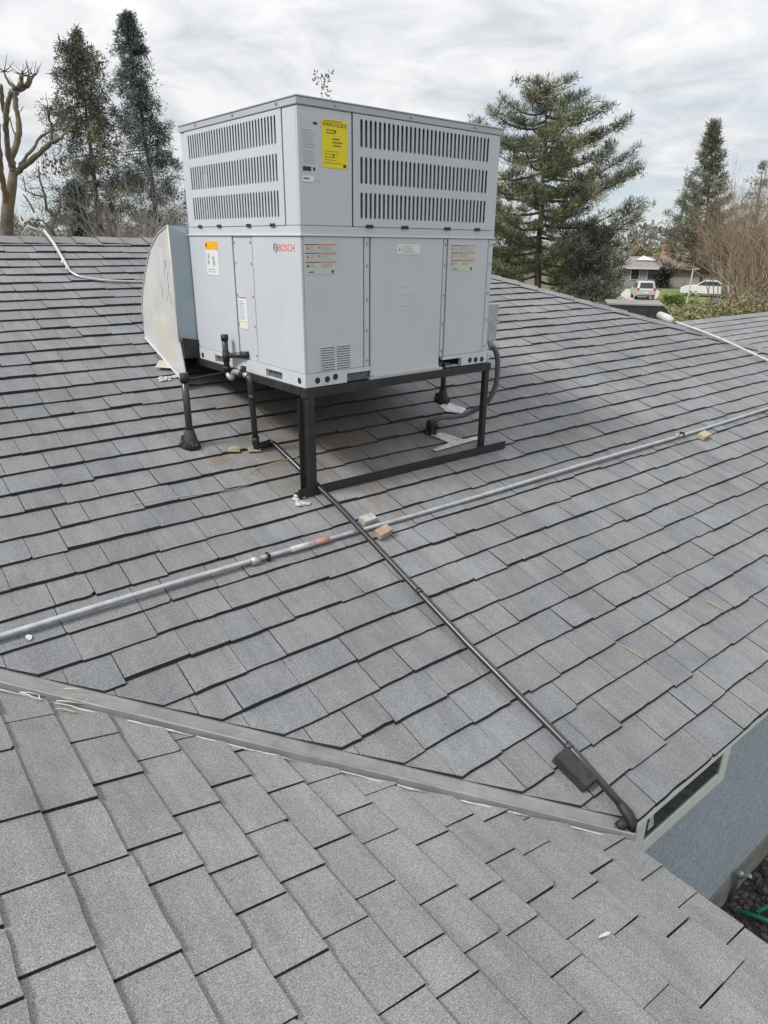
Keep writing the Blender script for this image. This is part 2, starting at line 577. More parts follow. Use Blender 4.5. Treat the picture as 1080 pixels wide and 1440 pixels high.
b.build('sticker', M['label'], wf)
b = MB().tube([(4.02, 1.10, GZ + 0.02), (4.02, 1.09, GZ + 0.28), (4.02, 1.02, GZ + 0.34)], 0.014)
b.lump((4.02, 1.08, GZ + 0.3), 0.03)
b.build('spigot', M['galv'], house)

# roof decks (what lies under the shingles)
deck = MB()


def vx(y):                 # x of the valley line at y on the far slope
    return (2.43 - y) / 0.909


XL = -3.6
mv = [(vx(YE), YE + 0.012), (HIPC - YE, YE + 0.012), (HIPC - YR, YR), (XL, YR), (XL, 2.43 - 0.909 * XL)]
deck.prism([(x, y, zmain(y) - 0.02) for x, y in mv], (0, 0, 0.018), tint=(0.05, 0.05, 0.055))
slope_main = deck.build('roof_slope', M['edge'], house)
deck = MB()
nv = [(XE, -5.0), (XE, 2.43 - 0.909 * XE), (XL, 2.43 - 0.909 * XL), (XL, -5.0)]
deck.prism([(x, y, znear(x) - 0.02) for x, y in nv], (0, 0, 0.018), tint=(0.05, 0.05, 0.055))
slope_near = deck.build('roof_slope', M['edge'], house)
# the sides of the roof turned away from the view
deck = MB()
deck.v = [(HIPC - YE, YE, zmain(YE)), (HIPC - YE, 11.98, zmain(YE)), (HIPC - YR, YR, zmain(YR)),
          (XL, YR, zmain(YR)), (XL, 11.98, zmain(YE)), (XL, YR, zmain(YR)), (XL - 5, 2.43 - 0.909 * XL, znear(XL) - 1.6), (XL - 5, -5, znear(XL) - 1.6), (XL, -5, znear(XL)), (XL, 2.43 - 0.909 * XL, znear(XL))]
deck.face([0, 1, 2], tint=(0.2, 0.2, 0.21))
deck.face([2, 1, 4, 3], tint=(0.2, 0.2, 0.21))
deck.face([9, 6, 7, 8], tint=(0.2, 0.2, 0.21))
deck.build('roof_slope', M['shingle'], house, tint=True)


def clip(poly, a, b, c):
    """keep the side a*x + b*y <= c"""
    out = []
    for i in range(len(poly)):
        p, q = poly[i], poly[(i + 1) % len(poly)]
        dp, dq = a * p[0] + b * p[1] - c, a * q[0] + b * q[1] - c
        if dp <= 0:
            out.append(p)
        if (dp < 0 < dq) or (dq < 0 < dp):
            t = dp / (dp - dq)
            out.append((p[0] + (q[0] - p[0]) * t, p[1] + (q[1] - p[1]) * t))
    return out


def area(poly):
    return abs(sum(poly[i][0] * poly[(i + 1) % len(poly)][1] - poly[(i + 1) % len(poly)][0] * poly[i][1] for i in range(len(poly)))) / 2


def tint_main():
    t = R.random()
    base = R.uniform(0.178, 0.206)
    if t < 0.22:
        c = (0.955, 0.995, 1.045)
    elif t < 0.42:
        c = (1.0, 0.985, 0.99)
    elif t < 0.5:
        c = (0.99, 0.975, 1.005)
    else:
        c = (0.985, 0.995, 1.015)
    return tuple(base * k for k in c)


def tint_near():
    base = R.uniform(0.192, 0.22)
    return (base * 0.995, base, base * 1.0)


def butt(xa_, xb_, y_):
    """the lower edge of a tab, not quite straight, now and then with a chipped corner"""
    w__ = xb_ - xa_
    j = lambda: R.uniform(-0.0022, 0.0022)
    e = [(xa_, y_ + j()), (xa_ + w__ * R.uniform(.25, .4), y_ + j()), (xa_ + w__ * R.uniform(.6, .75), y_ + j()), (xb_, y_ + j())]
    t = R.random()
    if t < 0.07:
        e[0:1] = [(xa_, y_ + R.uniform(0.006, 0.016)), (xa_ + R.uniform(0.008, 0.02), y_)]
    elif t < 0.14:
        e[-1:] = [(xb_ - R.uniform(0.008, 0.02), y_), (xb_, y_ + R.uniform(0.006, 0.016))]
    return e


tabs = []       # (pixel size, parent, top polygon 3-D, base polygon 3-D, tint)


def proj(p):
    d = p.dot(FW)
    if d < 0.1:
        return None
    return (540 + F * p.dot(RT) / d, 720 - F * p.dot(UP) / d)


def add_tab(poly, hfun, zfun, parent, tint):
    top = [Vector((x, y, zfun(x, y) + hfun(x, y))) for x, y in poly]
    bot = [Vector((x, y, zfun(x, y) - 0.001)) for x, y in poly]
    pp = [proj(p) for p in top]
    size = 0
    if all(pp):
        cxp = sum(p[0] for p in pp) / len(pp)
        cyp = sum(p[1] for p in pp) / len(pp)
        if -40 < cxp < 1120 and 0 < cyp < 1490:
            size = area(pp)
            if 430 < cyp < 545 and 270 < cxp < 690:      # behind the air conditioner
                size = 0
    tabs.append((size, parent, top, bot, tint))


EX = 0.1425
k = 0
while True:
    y0 = YE + k * EX
    if y0 > YR - 0.02:
        break
    y1 = min(y0 + EX, YR)
    xa, xb = max(vx(y1) - 0.05, -1.6), HIPC - y0 + 0.05
    x = xa - R.random() * 0.2
    thick_prev = 0
    wob = R.uniform(0, 6)
    while x < xb:
        w = R.choice((R.uniform(0.12, 0.18), R.uniform(0.17, 0.25), R.uniform(0.2, 0.29)))
        th = R.choice((0.0, 0.0, 0.0025, 0.0045))
        dv = R.uniform(-0.0045, 0.0045) + 0.004 * math.sin(x * 1.7 + wob)
        if R.random() < 0.05:
            dv -= 0.009
        g_ = R.uniform(0.0006, 0.0022)
        p = butt(x + g_, x + w - g_, y0 + dv) + [(x + w - g_, y1 + 0.012), (x + g_, y1 + 0.012)]
        p = clip(p, -0.909, -1.0, -2.43 - 0.088)       # leave the valley open
        p = clip(p, 1.0, 1.0, HIPC)
        p = clip(p, 0.0, 1.0, YR)
        p = clip(p, 0.0, -1.0, -YE)
        if len(p) >= 3 and area(p) > 2e-4:
            lift_ = R.uniform(0.0, 0.003)
            ya = y0 + dv

            def hf(x_, y_, ya=ya, th=th, lift_=lift_):
                s = min(max((y_ - ya) / EX, 0), 1.1)
                return 0.0035 + (0.0108 + lift_) * (1 - s) + th * (1 - 0.5 * s)
            tn = tint_main()
            add_tab(p, hf, lambda x_, y_: zmain(y_), slope_main, tn)
        x += w
    k += 1

# near slope: joints where the photograph shows them, the rest at random
JN = {0: [1.89, 1.595, 1.362, 1.132], 1: [2.05, 1.6, 1.362, 1.047, 0.80], 2: [1.89, 1.667, 1.388, 1.26, 0.987], 3: [1.74, 1.467, 1.235, 1.094, 0.907, 0.70],
      4: [1.55, 1.33, 1.136, 0.945, 0.73]}
EN = 0.1438
x_first = 0.138        # course k=0 ends (downslope) here
kk = -14
while True:
    xd = x_first + kk * EN          # downslope edge
    xu = xd - EN
    if xu > XE - 0.01:
        break
    last = xd > XE - 0.03
    ys = list(JN.get(kk, []))
    if ys:
        ys = sorted(ys)
        y = ys[0]
        lo = []
        while y > -1.4:
            y -= R.uniform(0.14, 0.29)
            lo.append(y)
        y = ys[-1]
        hi = []
        while y < 3.9:
            y += R.uniform(0.17, 0.29)
            hi.append(y)
        ys = lo[::-1] + ys + hi
    else:
        y = -1.4 - R.random() * 0.2
        ys = []
        while y < 5.6:
            ys.append(y)
            y += R.choice((R.uniform(0.12, 0.18), R.uniform(0.18, 0.27)))
    hi_tab = R.random() < 0.5
    for ya_, yb_ in zip(ys, ys[1:]):
        g_ = R.uniform(0.0004, 0.0014)
        dv = R.uniform(-0.003, 0.003)
        p = [(2 * xd - q[1], q[0]) for q in butt(ya_ + g_, yb_ - g_, xd + dv)] + [(xu - 0.012, yb_ - g_), (xu - 0.012, ya_ + g_)]
        sk = 0.012                                  # the courses run a trace askew
        p = [(x_ - sk * (y_ - 1.0), y_ + R.uniform(-.0015, .0015)) for x_, y_ in p]
        p = clip(p, 0.909, 1.0, 2.43 - 0.040)
        p = clip(p, 1.0, 0.0, XE)
        th = R.uniform(0.005, 0.0115)
        if len(p) >= 3 and area(p) > 2e-4:
            xe_ = max(q[0] for q in p)

            def hf(x_, y_, xd=xd, th=th, ya_=ya_, yb_=yb_):
                s = min(max((xd - x_) / EN, 0), 1.1)
                f_ = (yb_ - y_) / (yb_ - ya_)        # each tab lies over its neighbour: the near edge is proud
                return 0.0035 + 0.013 * (1 - s) + (th * (0.25 + 0.75 * f_))
            add_tab(p, hf, lambda x_, y_: znear(x_), slope_near, tint_near())
    kk += 1

order = sorted(range(len(tabs)), key=lambda i: -tabs[i][0])
single = set(order[:300])
rest = {}
for i, (size, par, top, bot, tn) in enumerate(tabs):
    n = len(top)
    if i in single:
        b = MB()
    else:
        b = rest.setdefault(par.name, (MB(), par))[0]
    o_ = len(b.v)
    b.v += [tuple(p) for p in top] + [tuple(p) for p in bot]
    b.face([o_ + j for j in range(n)], 0, tn)
    for j in range(n):
        q = (j + 1) % n
        b.face([o_ + n + j, o_ + n + q, o_ + q, o_ + j], 1, tn)
    # top must face up
    a_, b_, c_ = top[0], top[1], top[2]
    if (b_ - a_).cross(c_ - a_).z < 0:
        for f_ in range(len(b.f) - n - 1, len(b.f)):
            b.f[f_] = b.f[f_][::-1]
    if i in single:
        cen = sum(top, Vector()) / n
        b.build('shingle', [M['shingle'], M['edge']], par, tint=True, origin=cen)
for b, par in rest.values():
    kind(b.build('shingle_courses', [M['shingle'], M['edge']], par, tint=True), 'stuff')

# ridge and hip caps
hv = Vector((-1, 1, zmain(1) - zmain(0))).normalized()


def cap(p0, axis, length, wdir_a, wdir_b, wid, parent, lift0):
    b = MB()
    tn = tint_main()
    p0 = Vector(p0)
    pts = []
    for s, h in ((0, lift0 + 0.012), (length, lift0 + 0.002)):
        c = p0 + axis * s + Vector((0, 0, h))
        pts.append([c + wdir_a * wid, c + Vector((0, 0, 0.004)), c + wdir_b * wid])
    th = Vector((0, 0, -0.009))
    o_ = 0
    for row in pts:
        b.v += [tuple(p) for p in row]
    for row in pts:
        b.v += [tuple(p + th) for p in row]
    b.face([0, 1, 4, 3], 0, tn)
    b.face([1, 2, 5, 4], 0, tn)
    for q in ((0, 6, 7, 1), (1, 7, 8, 2), (3, 4, 10, 9), (4, 5, 11, 10), (0, 3, 9, 6), (2, 8, 11, 5)):
        b.face(list(q), 1, tn)
    b.build('cap_shingle', [M['shingle'], M['edge']], parent, tint=True, origin=p0)


x = -1.5
while x < HIPC - YR + 0.1:
    cap((x, YR, zmain(YR) + R.uniform(0.004, 0.010)), Vector((1, 0, 0)), 0.24, Vector((0, -1, -SM)).normalized(), Vector((0, 1, -SM)).normalized(), R.uniform(0.135, 0.15), slope_main, 0.006)
    x += 0.2
s = 0.0
L = math.hypot(YR - YE, YR - YE)
da = Vector((-1, -1, 0)).normalized()
while s < L - 0.1:
    y = YE + s / math.sqrt(2)
    p0 = (HIPC - y, y, zmain(y) + R.uniform(0.004, 0.010))
    ax = Vector((-1, 1, SM)).normalized()
    wa = (da - Vector((0, 0, SM / math.sqrt(2)))).normalized()
    wb = (-da - Vector((0, 0, SM / math.sqrt(2)))).normalized()
    cap(p0, ax, 0.24, wa, wb, R.uniform(0.125, 0.14), slope_main, 0.006)
    s += 0.2

# valley flashing: a long pressed metal strip with a raised centre fold
va = Vector((1.775, 2.43 - 0.909 * 1.775, 0))
vb = Vector((-3.4, 2.43 + 0.909 * 3.4, 0))
vd = (vb - va).normalized()
nm = Vector((-vd.y, vd.x, 0))
if nm.y < 0:
    nm = -nm                          # towards the far slope
prof = [(-0.075, 0.0005), (-0.034, 0.003), (-0.020, 0.006), (-0.014, 0.030), (-0.008, 0.033), (-0.002, 0.030), (0.012, 0.014), (0.050, 0.004), (0.075, 0.0008), (0.13, 0.0004)]
b = MB()
n_seg = 60
for i in range(n_seg + 1):
    p = va + (vb - va) * (i / n_seg)
    for o_, h in prof:
        q = p + nm * o_
        b.v.append((q.x, q.y, (zmain(q.y) if o_ > 0 else znear(q.x)) + h * R.uniform(0.94, 1.06)))
w_ = len(prof)
for i in range(n_seg):
    for j in range(w_ - 1):
        b.face([i * w_ + j, (i + 1) * w_ + j, (i + 1) * w_ + j + 1, i * w_ + j + 1])
b.build('valley_flashing', M['valley'], house)
b = MB()                              # pale sealant smear along the cut shingles of the near slope
s = 0.02
while s < 4.2:
    ln_ = R.uniform(0.1, 0.5)
    pts = []
    for j in range(7):
        p = va + vd * (s + ln_ * j / 6) + nm * (-0.036 + R.uniform(-0.004, 0.004))
        pts.append((p.x, p.y, znear(p.x) + 0.016))
    b.tube(pts, [0.002] + [R.uniform(0.0015, 0.004) for _ in range(5)] + [0.002], 6)
    s += ln_ + R.uniform(0.0, 0.12)
kind(b.build('sealant_bead', M['pale_seal'], house), 'stuff')


def patch(name, pts, m, parent, h=0.018):
    b = MB()
    b.prism([(x, y, zmain(y) + h) for x, y in pts], (0, 0, 0.002))
    return b.build(name, m, parent)


patch('bare_flashing', [(2.80, 3.06), (2.90, 3.06), (2.99, 2.955), (3.13, 2.955), (3.10, 2.925), (2.71, 2.905), (2.70, 2.925), (2.86, 2.95)], M['metalsheet'], slope_main, 0.02)
patch('bare_flashing', [(3.12, 3.33), (3.22, 3.36), (3.30, 3.25), (3.22, 3.21), (3.12, 3.26)], M['metalsheet'], slope_main, 0.02)
def mastic(cx_, cy_, rx, ry):
    b = MB()
    for j in range(16):
        x_, y_ = cx_ + R.uniform(-rx, rx), cy_ + R.uniform(-ry, ry)
        b.lump((x_, y_, zmain(y_) + 0.014), R.uniform(0.012, 0.024), 7, 0.3, squash=0.4)
    return kind(b.build('sealant_patch', M['pale_seal'], slope_main), 'stuff')


mastic(1.665, 2.785, 0.035, 0.045)
mastic(1.53, 4.075, 0.06, 0.02)
patch('beige_flashing', [(1.49, 4.19), (1.66, 4.13), (1.70, 4.21), (1.55, 4.27)], M['pale_sheet'], slope_main, 0.03)
patch('stained_patch', [(1.50, 3.27), (1.54, 3.31), (1.585, 3.30), (1.57, 3.25)], M['straw2'], slope_main, 0.018)
patch('stained_patch', [(1.61, 3.235), (1.63, 3.28), (1.70, 3.25), (1.68, 3.22)], M['straw2'], slope_main, 0.018)

# drip edge
b = MB().box(1.78, 10.35, YE + 0.006, YE + 0.011, zmain(YE) - 0.03, zmain(YE) - 0.004)
b.build('drip_edge', M['trim'], house)
b = MB().box(XE - 0.004, XE + 0.002, -5, 0.86, znear(XE) - 0.05, znear(XE) - 0.002)
b.build('drip_edge', M['tar'], house)

# ------------------------------------------------------------------ garage wing beyond the hip
garage = thing('garage', 'low grey shingled garage wing beyond the hip, beside the brown shrubs', 'garage', (13, 5.5, GZ))
gy, gz = 5.55, -1.09
b = MB()
for k in range(15):
    y1_ = gy - k * EX
    y0_ = y1_ - EX
    x = 9.7
    while x < 22:
        w = R.uniform(0.16, 0.32)
        tn = tuple(1.12 * c for c in tint_main())
        h = R.uniform(0.010, 0.016)
        o_ = len(b.v)
        z0_, z1_ = gz - SM * (gy - y0_), gz - SM * (gy - y1_)
        b.v += [(x, y0_, z0_ + h), (x + w, y0_, z0_ + h), (x + w, y1_, z1_ + 0.003), (x, y1_, z1_ + 0.003), (x, y0_, z0_ - 0.006), (x + w, y0_, z0_ - 0.006)]
        b.face([o_, o_ + 1, o_ + 2, o_ + 3], 0, tn)
        b.face([o_ + 4, o_ + 5, o_ + 1, o_], 1, tn)
        x += w
kind(b.build('shingle_courses', [M['shingle'], M['edge']], garage, tint=True), 'stuff')
b = MB()
b.prism([(9.7, gy, gz - 0.01), (9.7, gy - 2.14, gz - 0.01 - SM * 2.14), (9.7, gy - 2.14, gz - 0.1 - SM * 2.14), (9.7, gy + 2.14, gz - 0.1 - SM * 2.14), (9.7, gy + 2.14, gz - 0.01 - SM * 2.14)], (12.3, 0, 0), tint=(.1, .1, .1))
b.build('roof', M['edge'], garage)
b = MB().box(9.9, 21.8, gy - 1.9, gy + 1.9, GZ, gz - SM * 2.14 - 0.1)
b.build('wall', M['stucco'], garage)

# low dark roof box behind the hip
b = MB()
vc = Vector((7.93, 4.78, 0))
box_top, box_bot = -0.70, -1.15
d1 = Vector((0.36, -0.42, 0))
d2 = Vector((0.55, 0.42, 0))
tp = [vc - d1 * 0.85, vc + d1 * 0.35, vc + d1 * 0.35 + d2, vc - d1 * 0.85 + d2]
bt = [vc - d1 * 1.2, vc + d1 * 1.0, vc + d1 * 1.0 + d2 * 1.3, vc - d1 * 1.2 + d2 * 1.3]
b.v = [(p.x, p.y, box_top) for p in tp] + [(p.x, p.y, box_bot + 0.05) for p in bt]
b.face([0, 1, 2, 3], 1)
for i in range(4):
    j = (i + 1) % 4
    b.face([4 + i, 4 + j, j, i], 0)
rv = thing('roof_vent', 'low dark brown roof vent box with sloping end just behind the hip', 'roof vent', (7.95, 4.82, -1.1))
b.build('vent_body', [M['darkroof'], M['broof2']], rv)
b = MB()
lidp = [vc - d1 * 0.86 - d2 * 0.01, vc + d1 * 0.36 - d2 * 0.01, vc + d1 * 0.36 + d2 * 1.01, vc - d1 * 0.86 + d2 * 1.01]
b.prism([(p.x, p.y, box_top) for p in lidp], (0, 0, 0.018))
b.build('vent_lid', M['broof2'], rv)

# ------------------------------------------------------------------ the packaged air conditioner
UW, UD, UH = 1.305, 1.157, 1.24
unit = local(thing('air_conditioner', 'tall light grey packaged air conditioner standing on the roof stand', 'air conditioner', (1.728, 2.8056, -0.669), rad(1.726)))


def part(b, name, m, parent=unit, bevel=0):
    return b.build(name, m, parent, bevel=bevel)


def pR(b, u0, u1, z0, z1, y0=0.0, y1=0.012, mi=0):
    return b.box(u0, u1, y0, y1, z0, z1, mi)


def pL(b, v0, v1, z0, z1, x0=0.0, x1=0.012, mi=0):
    return b.box(x0, x1, v0, v1, z0, z1, mi)


core = MB().box(0.009, UW - 0.002, 0.009, UD - 0.002, 0.066, 0.692)
part(core, 'cabinet_core', M['seam'])  # core coloured dark, putting the shade of the panel gaps into the paint
BV = 0.0035
# lower panels, right-hand (shaded) face
for u0, u1, z0 in ((0.0, 0.3595, 0.067), (0.4075, 0.903, 0.010), (0.9425, 1.259, 0.067)):
    part(pR(MB(), u0 + (0.0 if u0 else 0.0125), u1, z0, 0.689, -0.002), 'access_panel', M['paint'], bevel=BV)
for u0, u1 in ((0.3675, 0.3995), (0.911, 0.9345), (1.267, UW)):
    part(pR(MB(), u0, u1, 0.067, 0.689, 0.001), 'corner_post', M['paint'], bevel=BV)
# lower panels, left-hand (bright) face
for v0, v1 in ((0.0, 0.440), (0.650, 1.157)):
    part(pL(MB(), v0, v1, 0.067, 0.689, -0.002), 'access_panel', M['paint'], bevel=BV)
part(pL(MB(), 0.4495, 0.6405, 0.067, 0.689, 0.001), 'access_panel', M['paint'], bevel=BV)
b = MB()                                       # screws
for z in (0.10, 0.25, 0.40, 0.56, 0.66):
    for u in (0.3835, 0.9225, 1.285):
        b.box(u - 0.005, u + 0.005, -0.004, 0.002, z - 0.005, z + 0.005)
    for v in (0.462, 0.628):
        b.box(-0.003, 0.002, v - 0.005, v + 0.005, z - 0.005, z + 0.005)
part(b, 'screws', M['galv'])
# middle band
b = MB().box(-0.008, UW + 0.004, -0.008, UD + 0.004, 0.690, 0.6985)
part(b, 'middle_lip', M['base_paint'], bevel=0.002)
b = MB()
b.box(0.0, UW, 0.0, 0.03, 0.6985, 0.734)
b.box(0.0, 0.03, 0.03, UD, 0.6985, 0.734)
b.box(UW - 0.03, UW, 0.03, UD, 0.6985, 0.734)
b.box(0.03, UW - 0.03, UD - 0.03, UD, 0.6985, 0.734)
part(b, 'middle_band', M['paint'])
# coil behind the louvres, upper back and side
part(MB().box(0.045, UW - 0.06, 0.045, UD - 0.06, 0.7, 1.2), 'condenser_coil', M['coil'])
part(MB().box(UW - 0.012, UW, 0.013, UD, 0.734, 1.206).box(0.013, UW - 0.012, UD - 0.012, UD, 0.734, 1.206), 'back_panel', M['paint'])
# upper corner posts
part(MB().box(0.0, 0.2945, 0.0, 0.012, 0.735, 1.206).box(0.0, 0.012, 0.012, 0.119, 0.735, 1.206), 'corner_panel', M['paint'], bevel=BV)
part(pR(MB(), 1.2785, UW, 0.735, 1.206, 0.001), 'corner_post', M['paint'])
part(pL(MB(), 1.098, UD, 0.735, 1.206, 0.001), 'corner_post', M['paint'], bevel=BV)


def louvre(face, a0, a1, s0, s1, n):
    b = MB()
    put = (lambda p0, p1, z0, z1: pR(b, p0, p1, z0, z1, -0.003, 0.0005)) if face == 'R' else (lambda p0, p1, z0, z1: pL(b, p0, p1, z0, z1, -0.003, 0.0005))
    rows = [(0.771, 0.885), (0.9205, 1.0345), (1.0715, 1.1865)]
    zs = [0.7365] + [z for r in rows for z in r] + [1.2045]
    for z0, z1 in zip(zs[::2], zs[1::2]):
        put(a0, a1, z0, z1)
    pitch = (s1 - s0) / (n - 1 + 0.5)
    sw = pitch * 0.54
    for z0, z1 in rows:
        put(a0, s0, z0, z1)
        put(s0 + (n - 1) * pitch + sw, a1, z0, z1)
        for i in range(n - 1):
            put(s0 + i * pitch + sw, s0 + (i + 1) * pitch, z0, z1)
        for i in range(n):                       # rounded slot ends
            for zc, sg in ((z0, 1), (z1, -1)):
                put(s0 + i * pitch, s0 + i * pitch + sw * 0.22, min(zc, zc + sg * 0.004), max(zc, zc + sg * 0.004))
                put(s0 + i * pitch + sw * 0.78, s0 + i * pitch + sw, min(zc, zc + sg * 0.004), max(zc, zc + sg * 0.004))
    return part(b, 'louvre_panel', M['paint'])


lr = louvre('R', 0.2995, 1.2755, 0.341, 1.213, 32)
ll = louvre('L', 0.1225, 1.0945, 0.168, 1.060, 33)
for u in (0.397, 0.625, 0.927, 1.159):
    part(pR(MB(), u - 0.022, u + 0.022, 0.731, 0.745, -0.0065, 0.001), 'latch', M['black'], lr)
for v in (0.998, 0.773, 0.459, 0.232):
    part(pL(MB(), v - 0.022, v + 0.022, 0.731, 0.745, -0.0065, 0.001), 'latch', M['black'], ll)
# pale refrigerant lines that show through the left louvres
part(MB().tube([(0.035, 0.92, 0.74), (0.035, 0.965, 1.19)], 0.011).tube([(0.035, 0.955, 0.74), (0.035, 1.0, 1.19)], 0.008), 'coil_rail', M['base_paint'])
part(MB().box(1.17, 1.185, 0.03, 0.05, 0.92, 1.19).box(1.20, 1.207, 0.03, 0.05, 0.74, 1.19), 'coil_rail', M['base_paint'])
# top cover
b = MB()
b.box(-0.006, UW + 0.006, -0.006, UD + 0.006, 1.2075, 1.236)
b.box(-0.010, UW + 0.010, -0.010, UD + 0.010, 1.236, 1.243)
part(b, 'top_cover', M['paint_top'], bevel=0.004)
b = MB()
for u in (0.2, 0.65, 1.1):
    b.box(u - 0.006, u + 0.006, -0.012, -0.006, 1.222, 1.23)
for v in (0.15, 0.55, 0.95):
    b.box(-0.012, -0.006, v - 0.006, v + 0.006, 1.222, 1.23)
    b.tube([(0.02, v, 1.243), (0.02, v, 1.252)], 0.006, 6)
part(b, 'cover_screws', M['galv'])
# fan guard on top
b = MB()
for rr_ in (0.12, 0.22, 0.32, 0.40):
    b.tube([(UW / 2 + rr_ * math.cos(t * PI / 16), UD / 2 + rr_ * math.sin(t * PI / 16), 1.262) for t in range(33)], 0.004, 5)
for t in range(8):
    b.tube([(UW / 2, UD / 2, 1.262), (UW / 2 + 0.41 * math.cos(t * PI / 4), UD / 2 + 0.41 * math.sin(t * PI / 4), 1.245)], 0.004, 5)
part(b, 'fan_guard', M['black'])
# base rails with fork pockets
b = MB()
for u0, u1 in ((-0.004, 0.25), (1.087, UW + 0.003)):
    pR(b, u0, u1, 0.0, 0.066, -0.005, 0.02)
pR(b, 0.25, 0.404, 0.045, 0.066, -0.005, 0.02)
pR(b, 0.404, 0.933, -0.004, 0.008, -0.005, 0.02)
pR(b, 0.933, 1.087, 0.048, 0.066, -0.005, 0.02)
for v0, v1 in ((0.02, 0.204), (0.363, 0.854), (0.944, UD + 0.003)):
    pL(b, v0, v1, 0.0, 0.066, -0.005, 0.02)
for v0, v1 in ((0.204, 0.363), (0.854, 0.944)):
    pL(b, v0, v1, 0.046, 0.066, -0.005, 0.02)
    pL(b, v0, v1, 0.0, 0.006, -0.005, 0.02)
b.box(UW - 0.02, UW + 0.003, 0.02, UD, 0, 0.066)
b.box(0.02, UW - 0.02, UD - 0.02, UD + 0.003, 0, 0.066)
part(b, 'base_rail', M['base_paint'])
for bx in ((0.25, 0.404, 0.012, 0.3, 0.002, 0.044), (0.012, 0.24, 0.204, 0.363, 0.007, 0.045), (0.012, 0.3, 0.854, 0.944, 0.007, 0.045)):
    part(MB().box(*bx), 'fork_pocket', M['coil'])
part(MB().box(0.42, 0.90, -0.009, -0.003, 0.008, 0.022), 'panel_flange', M['base_paint'])
for u, z in ((0.068, 0.030), (0.127, 0.030), (0.177, 0.037), (1.159, 0.026), (1.208, 0.024), (1.262, 0.022)):
    part(MB().tube([(u, -0.0052, z), (u, -0.0065, z)], 0.0155, 14, smooth=False), 'knockout', M['black'])
for v, z in ((0.045, 0.030), (1.105, 0.022)):
    part(MB().tube([(-0.0052, v, z), (-0.0065, v, z)], 0.0155, 14, smooth=False), 'knockout', M['black'])
# small twin grille
gr = part(MB().box(0.088, 0.279, -0.0035, -0.0022, 0.068, 0.192), 'air_inlet_grille', M['paint'])
b = MB()
for g0, g1 in ((0.094, 0.176), (0.190, 0.272)):
    for k in range(10):
        z = 0.0745 + k * 0.0118
        b.box(g0, g1, -0.0085, -0.0036, z + 0.005, z + 0.0092)
part(b, 'louvre_slats', M['base_paint'], gr)
b = MB()
for g0, g1 in ((0.094, 0.176), (0.190, 0.272)):
    for k in range(10):
        z = 0.0745 + k * 0.0118
        b.box(g0 + 0.002, g1 - 0.002, -0.0042, -0.0036, z, z + 0.0049)
part(b, 'grille_gaps', M['coil'], gr)


# stickers and print
def lines(face, a0, a1, z0, z1, n, parent, m, hgt=0.35, y=-0.0036, fill=0.9):
    b = MB()
    st = (z1 - z0) / n
    for i in range(n):
        z = z1 - (i + 0.75) * st
        a = a0
        end = a0 + (a1 - a0) * R.uniform(fill * 0.6, fill)
        while a < end:
            w = R.uniform(0.04, 0.16) * (a1 - a0)
            e = min(a + w, end)
            if face == 'R':
                b.box(a, e, y - 0.0004, y, z, z + st * hgt)
            else:
                b.box(y - 0.0004, y, a0 + a1 - e, a0 + a1 - a, z, z + st * hgt)
            a = e + 0.025 * (a1 - a0)
    return b.build('print', m, parent)


def stick(face, a0, a1, z0, z1, m, name='sticker', y=-0.0034, parent=unit, base=-0.002):
    b = MB()
    if face == 'R':
        b.box(a0, a1, y, base, z0, z1)
    else:
        b.box(y, base, a0, a1, z0, z1)
    return b.build(name, m, parent)


RR = (PI / 2, 0, 0)
RL = (PI / 2, 0, -PI / 2)
# yellow energy label (on the upper corner panel, front plane y = 0)
st_ = stick('R', 0.128, 0.268, 0.976, 1.168, M['yellow'], y=-0.0016, base=0.0)
st_['label'] = 'bright yellow energy label'
text('ENERGYGUIDE', 0.0215, st_, M['ink'], (0.198, -0.0018, 1.147), RR, sx=0.92)
lines('R', 0.15, 0.22, 1.11, 1.132, 2, st_, M['ink'], y=-0.0018)
lines('R', 0.185, 0.245, 1.06, 1.10, 3, st_, M['ink'], y=-0.0018)
lines('R', 0.14, 0.255, 1.158, 1.166, 1, st_, M['ink'], y=-0.0018)
lines('R', 0.14, 0.26, 0.992, 1.05, 5, st_, M['ink'], hgt=0.18, y=-0.0018, fill=0.8)
b = MB()
b.box(0.196, 0.204, -0.002, -0.0016, 1.116, 1.126)
b.box(0.243, 0.260, -0.002, -0.0016, 0.981, 0.994)
b.box(0.186, 0.192, -0.002, -0.0016, 1.018, 1.03)
b.build('print', M['ink'], st_)
# grey rating plate
rp = stick('R', 0.019, 0.117, 0.917, 1.166, M['label_grey'], 'rating_plate', y=-0.0014, base=0.0)
lines('R', 0.024, 0.112, 1.045, 1.12, 7, rp, M['faint'], y=-0.0016)
lines('R', 0.028, 0.108, 0.985, 1.04, 6, rp, M['faint'], y=-0.0016)
b = MB().box(0.022, 0.066, -0.002, -0.0015, 0.956, 0.974).box(0.076, 0.088, -0.002, -0.0015, 0.959, 0.972).box(0.082, 0.104, -0.002, -0.0015, 1.139, 1.149)
b.build('print', M['ink'], rp)
s2_ = stick('R', 0.016, 0.080, 0.912, 0.938, M['label'], y=-0.0022, base=-0.0014)
lines('R', 0.024, 0.074, 0.920, 0.934, 1, s2_, M['ink'], y=-0.0025, hgt=0.4)


